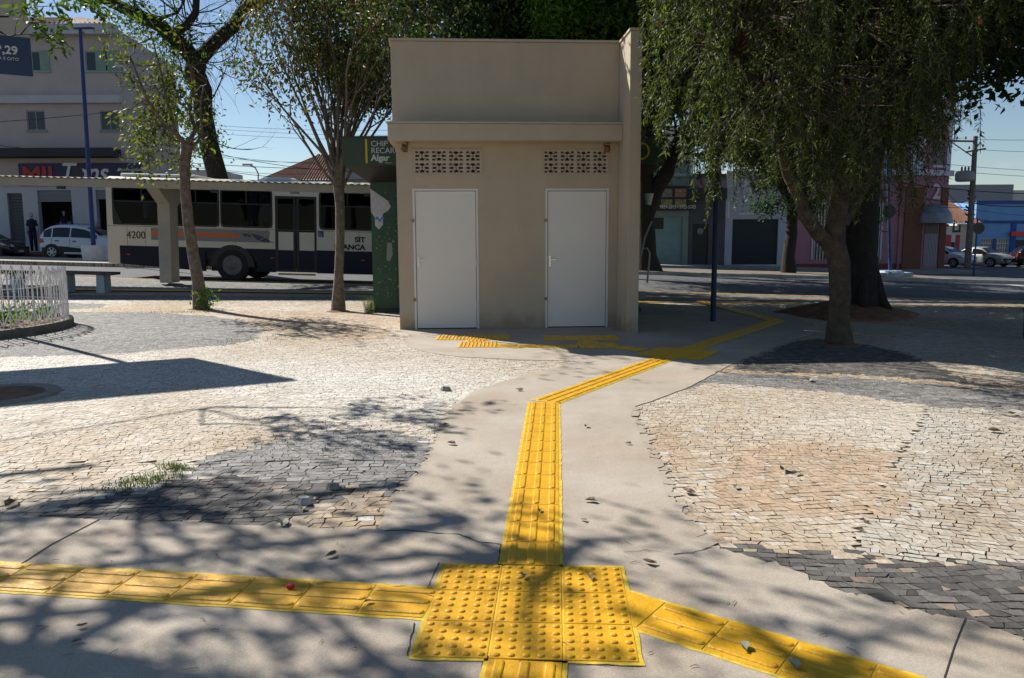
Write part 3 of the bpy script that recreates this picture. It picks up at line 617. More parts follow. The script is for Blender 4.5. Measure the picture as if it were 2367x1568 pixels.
# ------------------------------------------------------------------ bus
BX, BY = -12.28, 24.0; sc_ = 75.6
M_cream = mat('cream_bus_paint', (.70, .645, .52), .35, .05, 1.5); M_navy = mat('navy_bus_paint', (.006, .009, .03), .45, .2, 2, spec=.25); M_bgrey = mat('grey_bus_stripe', (.22, .23, .24), .4)
M_bgl = glassmat('bus_glass', (.20, .22, .24), .0, 1.22); M_seat = mat('blue_seat', (.02, .05, .16), .8)
bus = thing('city_bus', 'cream and navy city bus standing at the shelter with its exit door facing the square', 'bus', (BX, BY, G(BX, BY)-.15)); bus.rotation_euler = (0, .03, 0)
def bx(u): return (u-255)/sc_
win = [(bx(270), bx(402)), (bx(407), bx(511)), (bx(516), bx(632)), (bx(741), bx(868)), (bx(874), bx(994)), (bx(1000), bx(1072))]
dx0, dx1 = bx(639), bx(734); WZ0, WZ1 = 1.66, 2.80; BL = 11.6; fd = (10.35, 11.3)
b = MB(); b.holes(.0, BL, 1.02, 2.93, [(a, c, WZ0, WZ1) for a, c in win]+[(dx0, dx1, 1.02, 2.62), (fd[0], fd[1], 1.02, 2.62)], 0, .05)
b.holes(.0, BL, 1.02, 2.93, [(.5+i*1.45, .5+i*1.45+1.33, WZ0, WZ1) for i in range(7)], 2.5, .05, -1)
b.box(-.0, .05, .051, 2.449, 1.02, 1.9); b.box(0, .05, .051, 2.449, 2.7, 2.93); b.box(BL-.05, BL, .051, 2.449, 1.02, 1.3); b.box(BL-.05, BL, .051, 2.449, 2.75, 2.93)
prf = [(0, 2.931), (.06, 3.02), (.25, 3.09), (1.25, 3.12), (2.25, 3.09), (2.44, 3.02), (2.5, 2.931)]
b.prism(prf, 0, BL, 'x'); body = b.build('body', M_cream, bus)
b = MB(); b.box(.28, 2.92, -.003, .04, .32, 1.018) if False else None
b.prism([(.36, .47), (2.95, .30), (2.95, 1.018), (.36, 1.018)], .0, .05); b.box(4.55, dx0, 0, .05, .32, 1.018); b.box(dx1, 8.3, 0, .05, .32, 1.018); b.box(8.3, 8.32, 0, .05, .32, 1.018); b.box(9.9, fd[0], 0, .05, .32, 1.018); b.box(fd[1], BL, 0, .05, .32, 1.018)
b.box(2.95, 4.55, .0, .04, .9, 1.018); b.box(8.32, 9.9, .0, .04, .9, 1.018); b.box(.36, BL, 2.45, 2.5, .35, 1.018)
b.build('lower_panel', M_navy, bus)
b = MB(); b.prism([(0, .48), (.358, .47), (.358, 1.018), (0, 1.018)], -.004, 2.5); b.build('rear_bumper', M_cream, bus)
b = MB(); b.box(.06, BL-.06, 2.42, 2.448, .62, 1.66); b.box(.06, dx0, .055, .075, .62, 1.65); b.build('interior_shade_panel', mat('interior_shade_grey', (.03, .032, .036), .8), bus)  # dark panels added inside so the bus interior looks shaded
b = MB(); b.box(.1, BL-.1, .1, 2.4, .5, .6); b.box(3.0, 4.5, .35, 2.15, .3, .5); b.box(.3, 2.9, .4, 2.1, .45, .5); b.build('floor', M_black, bus)
b = MB(); b.box(bx(355), bx(625), -.004, -.0005, bx(0)*0+1.21, 1.58); b.build('grey_stripe', M_bgrey, body)
b = MB(); b.prism([(bx(355), 1.47), (bx(545), 1.47), (bx(560), 1.39), (bx(560), 1.35), (bx(355), 1.35)], -.007, -.0045); b.build('orange_stripe', M_org, body)
b = MB(); b.prism([(bx(562), 1.47), (bx(583), 1.47), (bx(583), 1.37), (bx(570), 1.37)], -.007, -.0045); b.prism([(bx(583), 1.47), (bx(600), 1.44), (bx(625), 1.30), (bx(627), 1.25), (bx(640), 1.22), (bx(612), 1.22), (bx(598), 1.28)], -.008, -.0055); b.build('arrow_mark', mat('dark_blue_mark', (.03, .035, .08), .4), body)
b = MB(); pts = []
for k in range(33): t_ = 2*PI*k/32; x_, z_ = .42*math.cos(t_), .13*math.sin(t_); pts.append((bx(598)+x_*.93-z_*.35, -.009, 1.40+x_*.30+z_*.95))
b.tube(pts, .009, 5, False); b.build('oval_mark', mat('pale_orange_mark', (.5, .30, .22), .5), body)
text('4200', .215, M_black, body, (bx(299), -.006, 1.24), sx=.92); text('Saída', .10, M_black, body, (bx(684), -.006, 2.70), align='CENTER'); text('SIT', .15, M_black, body, (bx(845), -.006, 1.30), align='RIGHT', bold=.008, sx=1.1); text('FRANCA', .15, M_black, body, (bx(845), -.006, 1.07), align='RIGHT', bold=.008, sx=1.1)
M_wc = mat('access_sign_blue', (.07, .06, .26), .5)
b = MB(); b.box(bx(734)+.045, bx(750), -.006, -.0005, 1.42, 1.60); ws = b.build('access_sign', M_wc, body)
b = MB(); cx = bx(743); b.tube([(cx-.02, -.010, 1.57), (cx-.02, -.010, 1.51), (cx+.03, -.010, 1.51), (cx+.045, -.010, 1.46)], .007, 5)
pts = [(cx-.005+.038*math.cos(t_), -.010, 1.475+.035*math.sin(t_)) for t_ in [PI*.7+i*.35 for i in range(13)]]; b.tube(pts, .005, 5); b.build('wheelchair_symbol', M_wt, ws)
def rring(b, x0, x1, z0, z1, wd, r, y, sl=0):
    def loop(i, rr):
        pts = []
        for cx, cz, a in ((x1-i-rr, z1-i-rr, 0), (x0+i+rr, z1-i-rr, PI/2), (x0+i+rr, z0+i+rr, PI), (x1-i-rr, z0+i+rr, 3*PI/2)):
            for k in range(6): t_ = a+k*PI/10; pts.append((cx+rr*math.cos(t_), y, cz+rr*math.sin(t_)))
        return pts
    A, B = loop(0, r), loop(wd, r*.7); n = len(A); b.add(A+B, [(i, (i+1) % n, n+(i+1) % n, n+i) for i in range(n)])
    b.add(A+[(p[0], y+.012, p[2]) for p in A], [(i, n+i, n+(i+1) % n, (i+1) % n) for i in range(n)])
for i, (a, c) in enumerate(win):
    b = MB(); rring(b, a-.02, c+.02, WZ0-.02, WZ1+.02, .055, .14, -.010); mcx = (a+c)/2; b.box(a+.03, c-.03, -.009, .0, 2.33, 2.37); b.box(mcx-.02, mcx+.02, -.009, .0, 2.37, WZ1-.02)
    if i == 0: b.prism([(a-.01, WZ0-.02), (a+.32, WZ0-.0), (a+.20, WZ0+.14), (a+.09, WZ0+.42), (a+.03, WZ0+.7), (a-.01, WZ0+.75)], -.012, -.002)
    wf = b.build('window', M_black, bus); b = MB(); b.box(a, c, .008, .014, WZ0, WZ1); b.build('pane', M_bgl, wf)
for i in range(7):
    x = .5+i*1.45; b = MB(); b.box(x, x+1.33, 2.47, 2.476, WZ0, WZ1); b.build('pane', M_bgl, bus)
for u_ in (300, 342, 452, 548, 830, 860): b = MB(); b.box(bx(u_), bx(u_)+.008, -.0045, -.0005, 1.03, 1.62); b.build('panel_seam', mat('seam_grey', (.16, .15, .13), .8), body)
b = MB(); b.box(.0, BL, -.006, -.0005, 1.6, 1.612); b.box(0, BL, -.006, -.0005, 2.86, 2.875) if False else None; b.build('trim_strip', mat('seam_grey', (.16, .15, .13), .8), body)
b = MB(); b.box(.02, .03, .2, 2.3, 1.9, 2.7); b.build('rear_window', M_bgl, bus); b = MB(); b.box(BL-.03, BL-.02, .1, 2.4, 1.3, 2.75); b.build('windshield', M_bgl, bus)
for a, c in ((dx0, dx1), fd):
    m_ = (a+c)/2; b = MB()
    for x0, x1 in ((a, m_-.01), (m_+.01, c)):
        b.box(x0+.0, x0+.09, .004, .045, .34, 2.62); b.box(x1-.07, x1, .004, .045, .34, 2.62); b.box(x0+.09, x1-.07, .004, .045, 2.54, 2.62); b.box(x0+.09, x1-.07, .004, .045, .34, .42)
    dr = b.build('door', M_black, bus)
    b = MB(); b.box(a+.09, m_-.08, .012, .03, 1.0, 1.55); b.box(m_+.10, c-.07, .012, .03, 1.0, 1.55); b.build('door_panel', M_cream, dr)
    b = MB(); b.box(a+.09, m_-.08, .016, .03, .42, .998); b.box(m_+.10, c-.07, .016, .03, .42, .998); b.build('lower_door_panel', M_navy, dr)
    b = MB(); b.box(a+.09, m_-.08, .018, .024, 1.552, 2.54); b.box(m_+.10, c-.07, .018, .024, 1.552, 2.54); b.build('door_pane', glassmat('dark_bus_glass', (.08, .09, .1), .0, 1.22), dr)
b = MB(); b.box(dx0+.1, dx1-.05, -.08, .05, .25, .30); b.build('door_step', M_yel2, bus)
for cx in (bx(540), 9.1):
    b = MB(); pg = [(cx+.68*math.cos(t_), .46+.66*math.sin(t_)) for t_ in [PI*k/16 for k in range(17)]]; b.prism(pg, -.012, .06); b.build('wheel_arch', M_black, bus)  # flat black plate, the shade of the wheel well is its colour
    for yy, sg in ((-.0, 1), (2.5, -1)):
        b = MB(); pr = [(.30, -.02), (.44, -.03), (.49, .0), (.505, .05), (.505, .22), (.49, .27), (.3, .28)]; b.lathe([(r_, h_*sg) for r_, h_ in pr], 32, (cx, yy-.0, .50), 'y'); wh = b.build('wheel', M_rub, bus, smooth=False)
        b = MB(); b.lathe([(.305, -.022*sg), (.29, -.03*sg), (.27, .03*sg), (.17, .05*sg), (.15, -.02*sg), (.10, -.035*sg), (.05, -.05*sg)], 28, (cx, yy, .50), 'y'); b.build('rim', mat('dull_rim', (.15, .15, .15), .55, .3, 20, metal=.3), wh)
for u in (302, 632, 853-12): b = MB(); b.box(bx(u)-.05, bx(u)+.05, -.016, -.001, .74, .77); b.build('marker_lamp', mat('orange_lens', (.5, .06, .01), .3), bus)
b = MB(); b.lathe([(.62, 0), (.6, .05), (.45, .10), (.15, .12)], 20, (bx(650)-.3, 1.1, 3.12)); b.build('roof_vent', M_white, bus)
b = MB(); b.box(.3, 2.6, .3, 2.2, 3.11, 3.2); b.build('roof_unit', M_white, bus, bevel=.04)
for k in range(9):
    for yy in (.35, 1.75):
        x = 1.0+k*1.05
        if dx0-.3 < x < dx1: continue
        b = MB(); b.box(x, x+.42, yy, yy+.42, 1.0, 1.1); b.box(x, x+.08, yy, yy+.42, 1.1, 1.85); b.build('seat', M_seat, bus)
for x, y in ((bx(640), .35), (bx(700), .5), (4.2, 1.2), (8.2, .5)): b = MB(); b.tube([(x, y, .6), (x, y, 2.9)], .016, 6); b.build('handrail', M_yel2, bus)

# ------------------------------------------------------------------ bus shelter
sh = thing('bus_shelter', 'long concrete bus shelter with corrugated roof in front of the bus', 'bus shelter', (-9.0, 20.7, G(-9, 20.7))); sh.rotation_euler = (0, .028, 0)
b = MB(); SX0, SX1 = -12.0, 6.35; zf = 2.60; yf = -.95
b.box(SX0, SX1, yf, yf+.07, zf-.19, zf); fas = b.build('fascia', M_shelter, sh)
b = MB(); n = int((SX1-SX0)/.0425); 
for i in range(n+1):
    x = SX0+i*.0425; z = zf+.035+.014*math.cos(i*PI/2); b.v += [(x, yf-.07, z-.01), (x, .2, z+.03), (x, 1.0, z+.06)]
    if i: k = 3*i; b.f += [(k-3, k, k+1, k-2), (k-2, k+1, k+2, k-1)]; b.m += [0, 0]
ro = b.build('roof_sheet', M_galv, sh); md = ro.modifiers.new('thickness', 'SOLIDIFY'); md.thickness = .008
b = MB(); b.box(SX0, SX1, -.2, -.1, zf-.07, zf+.0); b.box(SX0, SX1, .75, .82, zf-.04, zf+.03); b.build('purlin', M_shelter, sh)
for i in range(5): b = MB(); b.box(SX0+2.1+i*3.8, SX0+2.3+i*3.8, yf-.03, yf+.02, zf-.26, zf-.191); b.build('drain_spout', M_black, sh)
for cx in (-7.5, 0, 7.3):
    if cx > SX1: continue
    b = MB(); b.prism([(-.25, .03), (.25, .03), (.25, 2.0), (.8, 2.38), (.8, 2.50), (-.85, 2.53), (-.85, 2.41), (-.25, 2.05)], cx-.16, cx+.16, 'x'); b.build('column', M_shelter, sh, bevel=.015)
def bench(x, y, lab):
    o = thing('concrete_bench', lab, 'bench', (x, y, G(x, y)+.03), 0, 'benches under the bus shelter'); o.rotation_euler = (0, .028, 0)
    b = MB(); b.box(-.72, .72, -.22, .22, .42, .485); b.build('seat', mat('bench_slab', (.06, .055, .05), .9, .3, 8), o, bevel=.012)
    for s_ in (-.42, .42): b = MB(); b.prism([(s_-.10, 0), (s_+.10, 0), (s_+.085, .42), (s_-.085, .42)], -.16, .16); b.build('leg', mat('pale_blue_paint', (.26, .36, .42), .8, .2, 6), o)
bp = GD(187, 660); bench(bp.x, bp.y+.2, 'grey slab bench with pale blue legs behind the white planter fence'); bench(bp.x-2.0, bp.y+.2, 'grey slab bench cut by the left edge of the picture')

# ------------------------------------------------------------------ planter with white fence
pcx, pcy, pr = PLANT
pl = thing('round_planter', 'round raised flower bed with a low concrete curb on the left', 'planter', (pcx, pcy, 0))
b = MB(); n = 72
for k in range(n):
    t_ = 2*PI*k/n
    for r_, z in ((pr, -.02), (pr, .11), (pr-.01, .125), (pr-.12, .125), (pr-.13, .0)): b.v.append((r_*math.cos(t_), r_*math.sin(t_), z))
for k in range(n):
    for i in range(4): a, c = k*5+i, ((k+1) % n)*5+i; b.f.append((a, c, c+1, a+1)); b.m.append(0)
b.build('curb', mat('curb_concrete', (.15, .14, .12), .9, .3, 5, .5, 40), pl)
b = MB(); b.lathe([(pr-.13, .07), (1.5, .10), (.6, .16), (.02, .17)], 48); b.build('soil', M_soil, pl)
fe = thing('planter_fence', 'low white metal fence with zigzag bars around the round flower bed', 'fence', (pcx, pcy, .12)); M_fw = mat('white_fence_paint', (.72, .71, .70), .5, .15, 9)
fr = pr-.07; n = 96
def cp(t_, z, r_=fr): return (r_*math.cos(t_), r_*math.sin(t_), z)
for z in (.06, .27, .58): b = MB(); b.tube([cp(2*PI*k/n, z) for k in range(n+1)], .006, 5, False); b.build('rail', M_fw, fe)
nb = 128
for k in range(nb):
    t_ = 2*PI*(k+.5)/nb+.03; big = k % 4 == 0
    b = MB()
    if k % 2 == 0: b.tube([cp(t_, 0), cp(t_, .84)], .0125 if big else .0095, 6)
    else: b.tube([cp(t_, .03), cp(t_, .76)], .0075, 5)
    b.build('post' if k % 2 == 0 else 'bar', M_fw, fe)
    if k % 2 == 0:
        b = MB(); d_ = 2*PI/nb; b.tube([cp(t_-d_, .58), cp(t_, .84), cp(t_+d_, .58)], .0095, 5); b.build('brace', M_fw, fe); b = MB(); b.tube([cp(t_-d_, .04), cp(t_, .27), cp(t_+d_, .04)], .008, 5); b.build('lower_brace', M_fw, fe)

# ------------------------------------------------------------------ foliage helpers
def leaves(name, pts, m, parent, L_=.07, W_2=.03, seed=0, droop=0.0, dirs=None, flat=.0):
    r = np.random.RandomState(seed); pts = np.asarray(pts, float); n = len(pts)
    d = r.normal(0, 1, (n, 3)) if dirs is None else np.asarray(dirs)+r.normal(0, .45, (n, 3)); d[:, 2] -= droop; d[:, 2] *= (1-flat)
    d /= np.linalg.norm(d, axis=1)[:, None]+1e-9
    a = r.normal(0, 1, (n, 3)); s = np.cross(d, a); s /= np.linalg.norm(s, axis=1)[:, None]+1e-9; nn = np.cross(d, s)
    l = (L_*r.uniform(.6, 1.35, n))[:, None]; w2 = (W_2*r.uniform(.7, 1.3, n))[:, None]
    V = np.stack([pts, pts+d*l*.45+s*w2/2+nn*l*.06, pts+d*l-nn*l*.10, pts+d*l*.5-s*w2/2+nn*l*.06], 1).reshape(-1, 3)
    Fq = (np.arange(n)[:, None]*4+np.arange(4)[None])
    return npmesh(name, V, Fq, m, parent)
def grow(b, p, d, ln, r0, lvl, rnd, tips, segs=5, wob=.18, up=.05, kids=3, spread=.7, shrink=.68, rshr=.6, nside=7, taper=.55, droop=0):
    pts = [Vector(p)]; rs = [r0]; d = Vector(d).normalized()
    for i in range(segs):
        d = (d+Vector((rnd.gauss(0, wob), rnd.gauss(0, wob), rnd.gauss(0, wob)+up-droop))).normalized(); pts.append(pts[-1]+d*ln/segs); rs.append(r0*(1-(1-taper)*(i+1)/segs))
    b.tube(pts, rs, max(3, nside), False)
    if lvl == 0: tips.append((pts, d)); return
    for k in range(kids):
        i = segs if k == 0 else rnd.randint(max(1, segs//2), segs); ax = Vector((rnd.gauss(0, 1), rnd.gauss(0, 1), rnd.gauss(0, 1)))
        ax = (ax-d*ax.dot(d)).normalized(); nd = (d+ax*spread*rnd.uniform(.5, 1.2)).normalized()
        grow(b, pts[i], nd, ln*shrink*rnd.uniform(.8, 1.15), rs[i]*rshr*(1.15 if k == 0 else .9), lvl-1, rnd, tips, max(3, segs-1), wob, up, kids, spread, shrink, rshr, nside-1, taper, droop)
def tip_pts(tips, per, sig, rs, start=.2):
    out = []; dr = []
    for pts, d in tips:
        for _ in range(per):
            t_ = rs.uniform(start, 1.0)*(len(pts)-1); i = min(int(t_), len(pts)-2); q = pts[i].lerp(pts[i+1], t_-i)
            out.append((q.x+rs.gauss(0, sig), q.y+rs.gauss(0, sig), q.z+rs.gauss(0, sig*.8))); dr.append((d.x*.6, d.y*.6, d.z*.3))
    return out, dr
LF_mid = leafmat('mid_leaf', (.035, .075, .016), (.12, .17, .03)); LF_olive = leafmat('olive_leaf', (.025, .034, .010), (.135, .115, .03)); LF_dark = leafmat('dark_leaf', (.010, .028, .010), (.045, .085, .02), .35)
LF_bright = leafmat('bright_leaf', (.05, .13, .02), (.14, .25, .04)); LF_brush = leafmat('bottlebrush_leaf', (.006, .014, .004), (.125, .165, .035), .45); LF_feather = leafmat('feather_leaf', (.05, .12, .015), (.14, .27, .04), .5)

def dup_label(o, l): o['label'] = l
# thin leaning tree on the left
rnd = random.Random(21)
pA = [P(u, v, 15.75) for u, v in ((465,714),(458,650),(447,590),(436,520),(428,440),(427,380),(434,335))]; pA[0].z = -.05
tA = thing('street_tree', 'thin leaning tree with yellow-green leaves in front of the shelter column', 'tree', (pA[0].x, 15.75, 0))
off = Vector(tA.location)
b = MB(); b.tube([p-off for p in pA], [.17, .12, .112, .108, .10, .10, .11], 10, False); tips = []
def limb(b, pts, r0, r1, n=7):
    pts = [p-off for p in pts]; k = len(pts); b.tube(pts, [r0+(r1-r0)*i/(k-1) for i in range(k)], n, False); return pts
l1 = limb(b, [P(434,335,15.75), P(452,300,15.9), P(437,255,16), P(447,200,16), P(440,150,16)], .05, .02)
l2 = limb(b, [P(432,338,15.75), P(408,310,15.5), P(380,290,15.3), P(340,230,15.1), P(300,130,15)], .055, .018)
l3 = limb(b, [P(408,310,15.5), P(385,230,15.3), P(368,150,15.4), P(352,90,15.4)], .035, .012)
l4 = limb(b, [P(432,338,15.75), P(455,330,15.9), P(468,305,16), P(462,260,16), P(470,200,16)], .035, .012)
for lp in (l1, l2, l3, l4):
    for q in lp[1:]:
        for _ in range(4): grow(b, q, Vector((rnd.gauss(-.4, .7), rnd.gauss(0, .6), rnd.gauss(-.05, .6))), .55, .012, 1, rnd, tips, 4, .2, 0, 2, .7, .7, .6, 4)
b.build('trunk', M_bark_g, tA, smooth=True)
tips = [t_ for t_ in tips if t_[0][-1].x+off.x < P(448, 200, 16).x]
pts, dr = tip_pts(tips, 9, .08, rnd)
for (u_, v_, s_, n_) in ((400,215,.24,300),(375,255,.26,300),(345,300,.24,230),(335,335,.2,170),(385,180,.18,110),(330,400,.2,60)):
    q = P(u_, v_, 15.6)-off
    for _ in range(n_): pts.append((q.x+rnd.gauss(0, s_), q.y+rnd.gauss(0, s_), q.z+rnd.gauss(0, s_))); dr.append((rnd.gauss(0, .5), 0, -.3))
leaves('crown', pts, leafmat('yellowgreen_leaf', (.035, .06, .012), (.17, .18, .035), .4), tA, .105, .05, 4, .3, dr)
pts = [(rnd.gauss(.13, .12), rnd.gauss(-.1, .12), rnd.uniform(.02, .42)) for _ in range(240)]; leaves('sprout', pts, LF_bright, tA, .07, .035, 5)['kind'] = 'stuff'

# broom-shaped tree left of the toilet block
rnd = random.Random(5); pC0 = GD(782, 719); off = Vector((pC0.x, pC0.y, 0))
tC = thing('street_tree', 'tree with pale twisted trunk and a broom of upright branches beside the kiosk', 'tree', off)
b = MB(); pC = [P(u, v, pC0.y) for u, v in ((782,722),(783,640),(786,560),(786,480),(783,420),(783,375))]; b.tube([p-off for p in pC], [.15, .09, .085, .09, .10, .11], 10, False)
b.tube([p-off+Vector((.05*math.sin(i*1.2), -.05, 0)) for i, p in enumerate(pC)], [.08, .055, .05, .05, .06, .05], 8, False); tips = []
cr0 = pC[-1]-off
for k in range(32):
    a = rnd.uniform(0, 2*PI); sp = rnd.uniform(.05, .62) if k < 23 else rnd.uniform(.6, .95); d_ = Vector((math.cos(a)*sp, math.sin(a)*sp*.8, 1)); q = cr0+Vector((math.cos(a)*.06, math.sin(a)*.06, rnd.uniform(-.5, .15)))
    grow(b, q, d_, rnd.uniform(1.5, 2.6), .034, 2, rnd, tips, 6, .07, .03, 3, .38, .62, .62, 6, .5)
b.build('trunk', M_bark_g, tC, smooth=True)
pts, dr = tip_pts([t_ for t_ in tips if t_[0][-1].z > 2.9+rnd.uniform(-.4, .6)], 17, .12, rnd, 0); rs_ = random.Random(44)
for k in range(66):
    a = rs_.uniform(0, 2*PI); rr = math.sqrt(rs_.random()); q = P(728+160*rr*math.cos(a), 60+(190 if math.sin(a) > 0 else 170)*rr*math.sin(a), pC0.y+rs_.uniform(-1.0, .9))-off
    for _ in range(46): pts.append((q.x+rs_.gauss(0, .15), q.y+rs_.gauss(0, .15), q.z+rs_.gauss(0, .17))); dr.append((rs_.gauss(0, .4), 0, -.4))
leaves('crown', pts, LF_olive, tC, .105, .042, 6, .5, dr); pts2, dr2 = tip_pts(tips, 9, .16, rnd, 0); 
leaves('crown', [p for p in pts2 if p[2] > 4.3], LF_mid, tC, .10, .045, 7, .3)

# big forked tree behind the bus
rnd = random.Random(9); YB = 29.0; base = P(560, 640, YB); off = Vector((base.x, YB, G(base.x, YB)))
tB = thing('forked_tree', 'large dark forked tree with bare twigs rising behind the bus', 'tree', off)
b = MB(); tips = []
def lb(pts, r0, r1, n=10): return limb(b, [P(u, v, y) for u, v, y in pts], r0, r1, n)
tr = [(555,640,YB),(535,560,YB),(515,470,YB),(503,410,YB),(482,330,YB),(470,260,YB),(468,210,YB),(450,170,YB),(455,135,YB)]
pp = [P(*q)-off for q in tr]; b.tube(pp, [.5, .42, .38, .36, .33, .31, .34, .37, .34], 14, False)
L1 = lb([(452,140,YB),(420,105,28.6),(370,60,28.2),(310,30,27.8),(240,-2,27.4),(150,-50,27)], .30, .14)
L2 = lb([(458,140,YB),(500,95,29.3),(540,60,29.5),(560,25,29.6),(600,5,29.8),(680,-30,30)], .27, .16)
L3 = lb([(392,82,28.4),(430,60,28.3),(452,30,28.4),(455,-20,28.4)], .16, .11)
L4 = lb([(355,52,28),(380,40,28),(410,30,28),(425,5,28),(430,-30,28)], .06, .03)
for lp, n_ in ((L1, 3), (L2, 3), (L3, 3), (L4, 3), (pp[4:], 1)):
    for q in lp:
        for _ in range(n_): grow(b, q, Vector((rnd.gauss(0, .8), rnd.gauss(0, .6), rnd.gauss(.2, .8))), rnd.uniform(.9, 1.8), .028, 2, rnd, tips, 5, .22, .03, 3, .7, .65, .55, 4)
for k in range(46):
    q = rnd.choice(L1[:3]+L2[:2]+L3[:2]); grow(b, q, Vector((rnd.gauss(.3, .5), 0, -.3)), rnd.uniform(1, 2.6), .010, 0, rnd, [], 7, .18, 0, 0, .5, .6, .6, 3, .4, .25)
for q0, q1 in (((470,250),(560,180)), ((480,330),(520,330))): grow(b, P(*q0, YB)-off, P(*q1, YB)-P(*q0, YB), 1.6, .03, 2, rnd, [], 5, .12, .05, 3, .5, .6, .5, 4)
b.build('trunk', M_bark_d, tB, smooth=True)
pts = []
for q, s_, n_ in [(L1[1], .45, 500), (L1[2], .5, 500), (L1[3], .4, 260), (pp[5], .35, 300), (pp[4], .35, 350), (L2[2], .3, 160)]:
    pts += [(q.x+rnd.gauss(0, s_), q.y+rnd.gauss(-.2, s_*.6), q.z+rnd.gauss(-.1, s_*.9)) for _ in range(n_)]
tp, dr = tip_pts([t_ for t_ in tips if rnd.random() < .3], 3, .12, rnd); leaves('crown', pts+tp, LF_mid, tB, .15, .07, 8, .4)

def big_tree(name, label, base, H, trunk_r, lean, crown_c, crown_r, nclump, per, lm, seed, leafL=.16, leafW=.075, clump=.75, limbs=7, bark=M_bark_d, flare=1.8, zmin=None, shape=None, crown_only_far=False):
    rnd = random.Random(seed); rs = np.random.RandomState(seed); off = Vector(base); o = thing(name, label, 'tree', off)
    b = MB(); top = Vector((lean[0], lean[1], H)); pts = [Vector((0, 0, -.1)), Vector((0, 0, .25)), top*.25+Vector((rnd.gauss(0, .08), 0, 0)), top*.6+Vector((rnd.gauss(0, .12), 0, 0)), top]
    pts[2].z = H*.25; pts[3].z = H*.6; b.tube(pts, [trunk_r*flare, trunk_r*1.25, trunk_r, trunk_r*.93, trunk_r*.8], 16, False)
    if flare > 1.3:
        for k in range(7):
            a = k*2*PI/7+rnd.uniform(-.2, .2); b.tube([Vector((math.cos(a)*trunk_r*.7, math.sin(a)*trunk_r*.7, .9)), Vector((math.cos(a)*trunk_r*1.25, math.sin(a)*trunk_r*1.25, .3)), Vector((math.cos(a)*trunk_r*2.0, math.sin(a)*trunk_r*2.0, -.03))], [trunk_r*.25, trunk_r*.32, trunk_r*.18], 8, False)
    cc = Vector(crown_c)-off; clumps = []
    for k in range(nclump):
        while True:
            v_ = Vector((rnd.uniform(-1, 1), rnd.uniform(-1, 1), rnd.uniform(-1, 1)))
            if .35 < v_.length < 1: break
        q = cc+Vector((v_.x*crown_r[0], v_.y*crown_r[1], v_.z*crown_r[2]))
        if zmin and q.z+off.z < zmin(q.x+off.x, q.y+off.y): continue
        clumps.append(q)
    lt = []
    for k in range(limbs):
        q = clumps[k % len(clumps)]; st = top*rnd.uniform(.75, 1); st.z = H*rnd.uniform(.75, 1); mid = st.lerp(q, .5)+Vector((rnd.gauss(0, .3), rnd.gauss(0, .3), .4)); b.tube([st, st.lerp(mid, .5)+Vector((0, 0, .1)), mid, mid.lerp(q, .6), q], [trunk_r*.5, trunk_r*.4, trunk_r*.3, trunk_r*.18, .03], 8, False); lt += [mid, q]
    for q in clumps:
        s0 = min(lt, key=lambda c: (c-q).length); b.tube([s0, s0.lerp(q, .5)+Vector((0, 0, -.1)), q], [.05, .03, .012], 4, False)
    b.build('trunk', bark, o, smooth=True)
    P_ = np.concatenate([np.array(q)[None]+rs.normal(0, 1, (per, 3))*np.array([clump, clump, clump*.62])*rs.uniform(.6, 1.25) for q in clumps])
    if zmin:
        k = np.array([p[2]+off.z > zmin(p[0]+off.x, p[1]+off.y)-.25 for p in P_]); P_ = P_[k]
    leaves('crown', P_, lm, o, leafL, leafW, seed, .25)
    return o
# tree hidden behind kiosk: gives the dense green over the toilet block and the shade right of it
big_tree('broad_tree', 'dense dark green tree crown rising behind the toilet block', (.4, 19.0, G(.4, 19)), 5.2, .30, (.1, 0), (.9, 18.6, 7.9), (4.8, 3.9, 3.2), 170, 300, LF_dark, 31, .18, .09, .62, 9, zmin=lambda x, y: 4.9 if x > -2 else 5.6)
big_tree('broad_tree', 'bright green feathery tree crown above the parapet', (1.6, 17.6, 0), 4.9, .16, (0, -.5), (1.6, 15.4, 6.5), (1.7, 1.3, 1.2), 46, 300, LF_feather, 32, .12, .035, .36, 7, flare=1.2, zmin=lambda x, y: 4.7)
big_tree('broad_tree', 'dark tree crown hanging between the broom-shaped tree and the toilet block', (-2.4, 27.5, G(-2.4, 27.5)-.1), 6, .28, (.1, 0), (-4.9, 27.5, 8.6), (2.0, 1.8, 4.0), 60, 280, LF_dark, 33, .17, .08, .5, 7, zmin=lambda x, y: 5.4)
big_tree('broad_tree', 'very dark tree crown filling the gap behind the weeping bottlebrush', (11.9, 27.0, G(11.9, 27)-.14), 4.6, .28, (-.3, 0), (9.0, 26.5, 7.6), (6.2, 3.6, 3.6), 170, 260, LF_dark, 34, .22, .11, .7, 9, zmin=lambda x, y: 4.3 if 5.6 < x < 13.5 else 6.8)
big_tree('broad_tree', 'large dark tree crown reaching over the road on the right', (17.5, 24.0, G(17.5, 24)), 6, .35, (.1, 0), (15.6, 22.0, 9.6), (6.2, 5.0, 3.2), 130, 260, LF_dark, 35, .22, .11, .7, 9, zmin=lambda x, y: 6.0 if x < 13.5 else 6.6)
big_tree('broad_tree', 'tall dark tree crown right of the parapet above the forked street tree', (3.2, 33.5, G(3.2, 33.5)-.1), 7, .30, (.1, 0), (6.5, 34.0, 12.2), (7.0, 4.0, 4.6), 130, 240, LF_dark, 36, .27, .13, .85, 9, zmin=lambda x, y: 8.6)
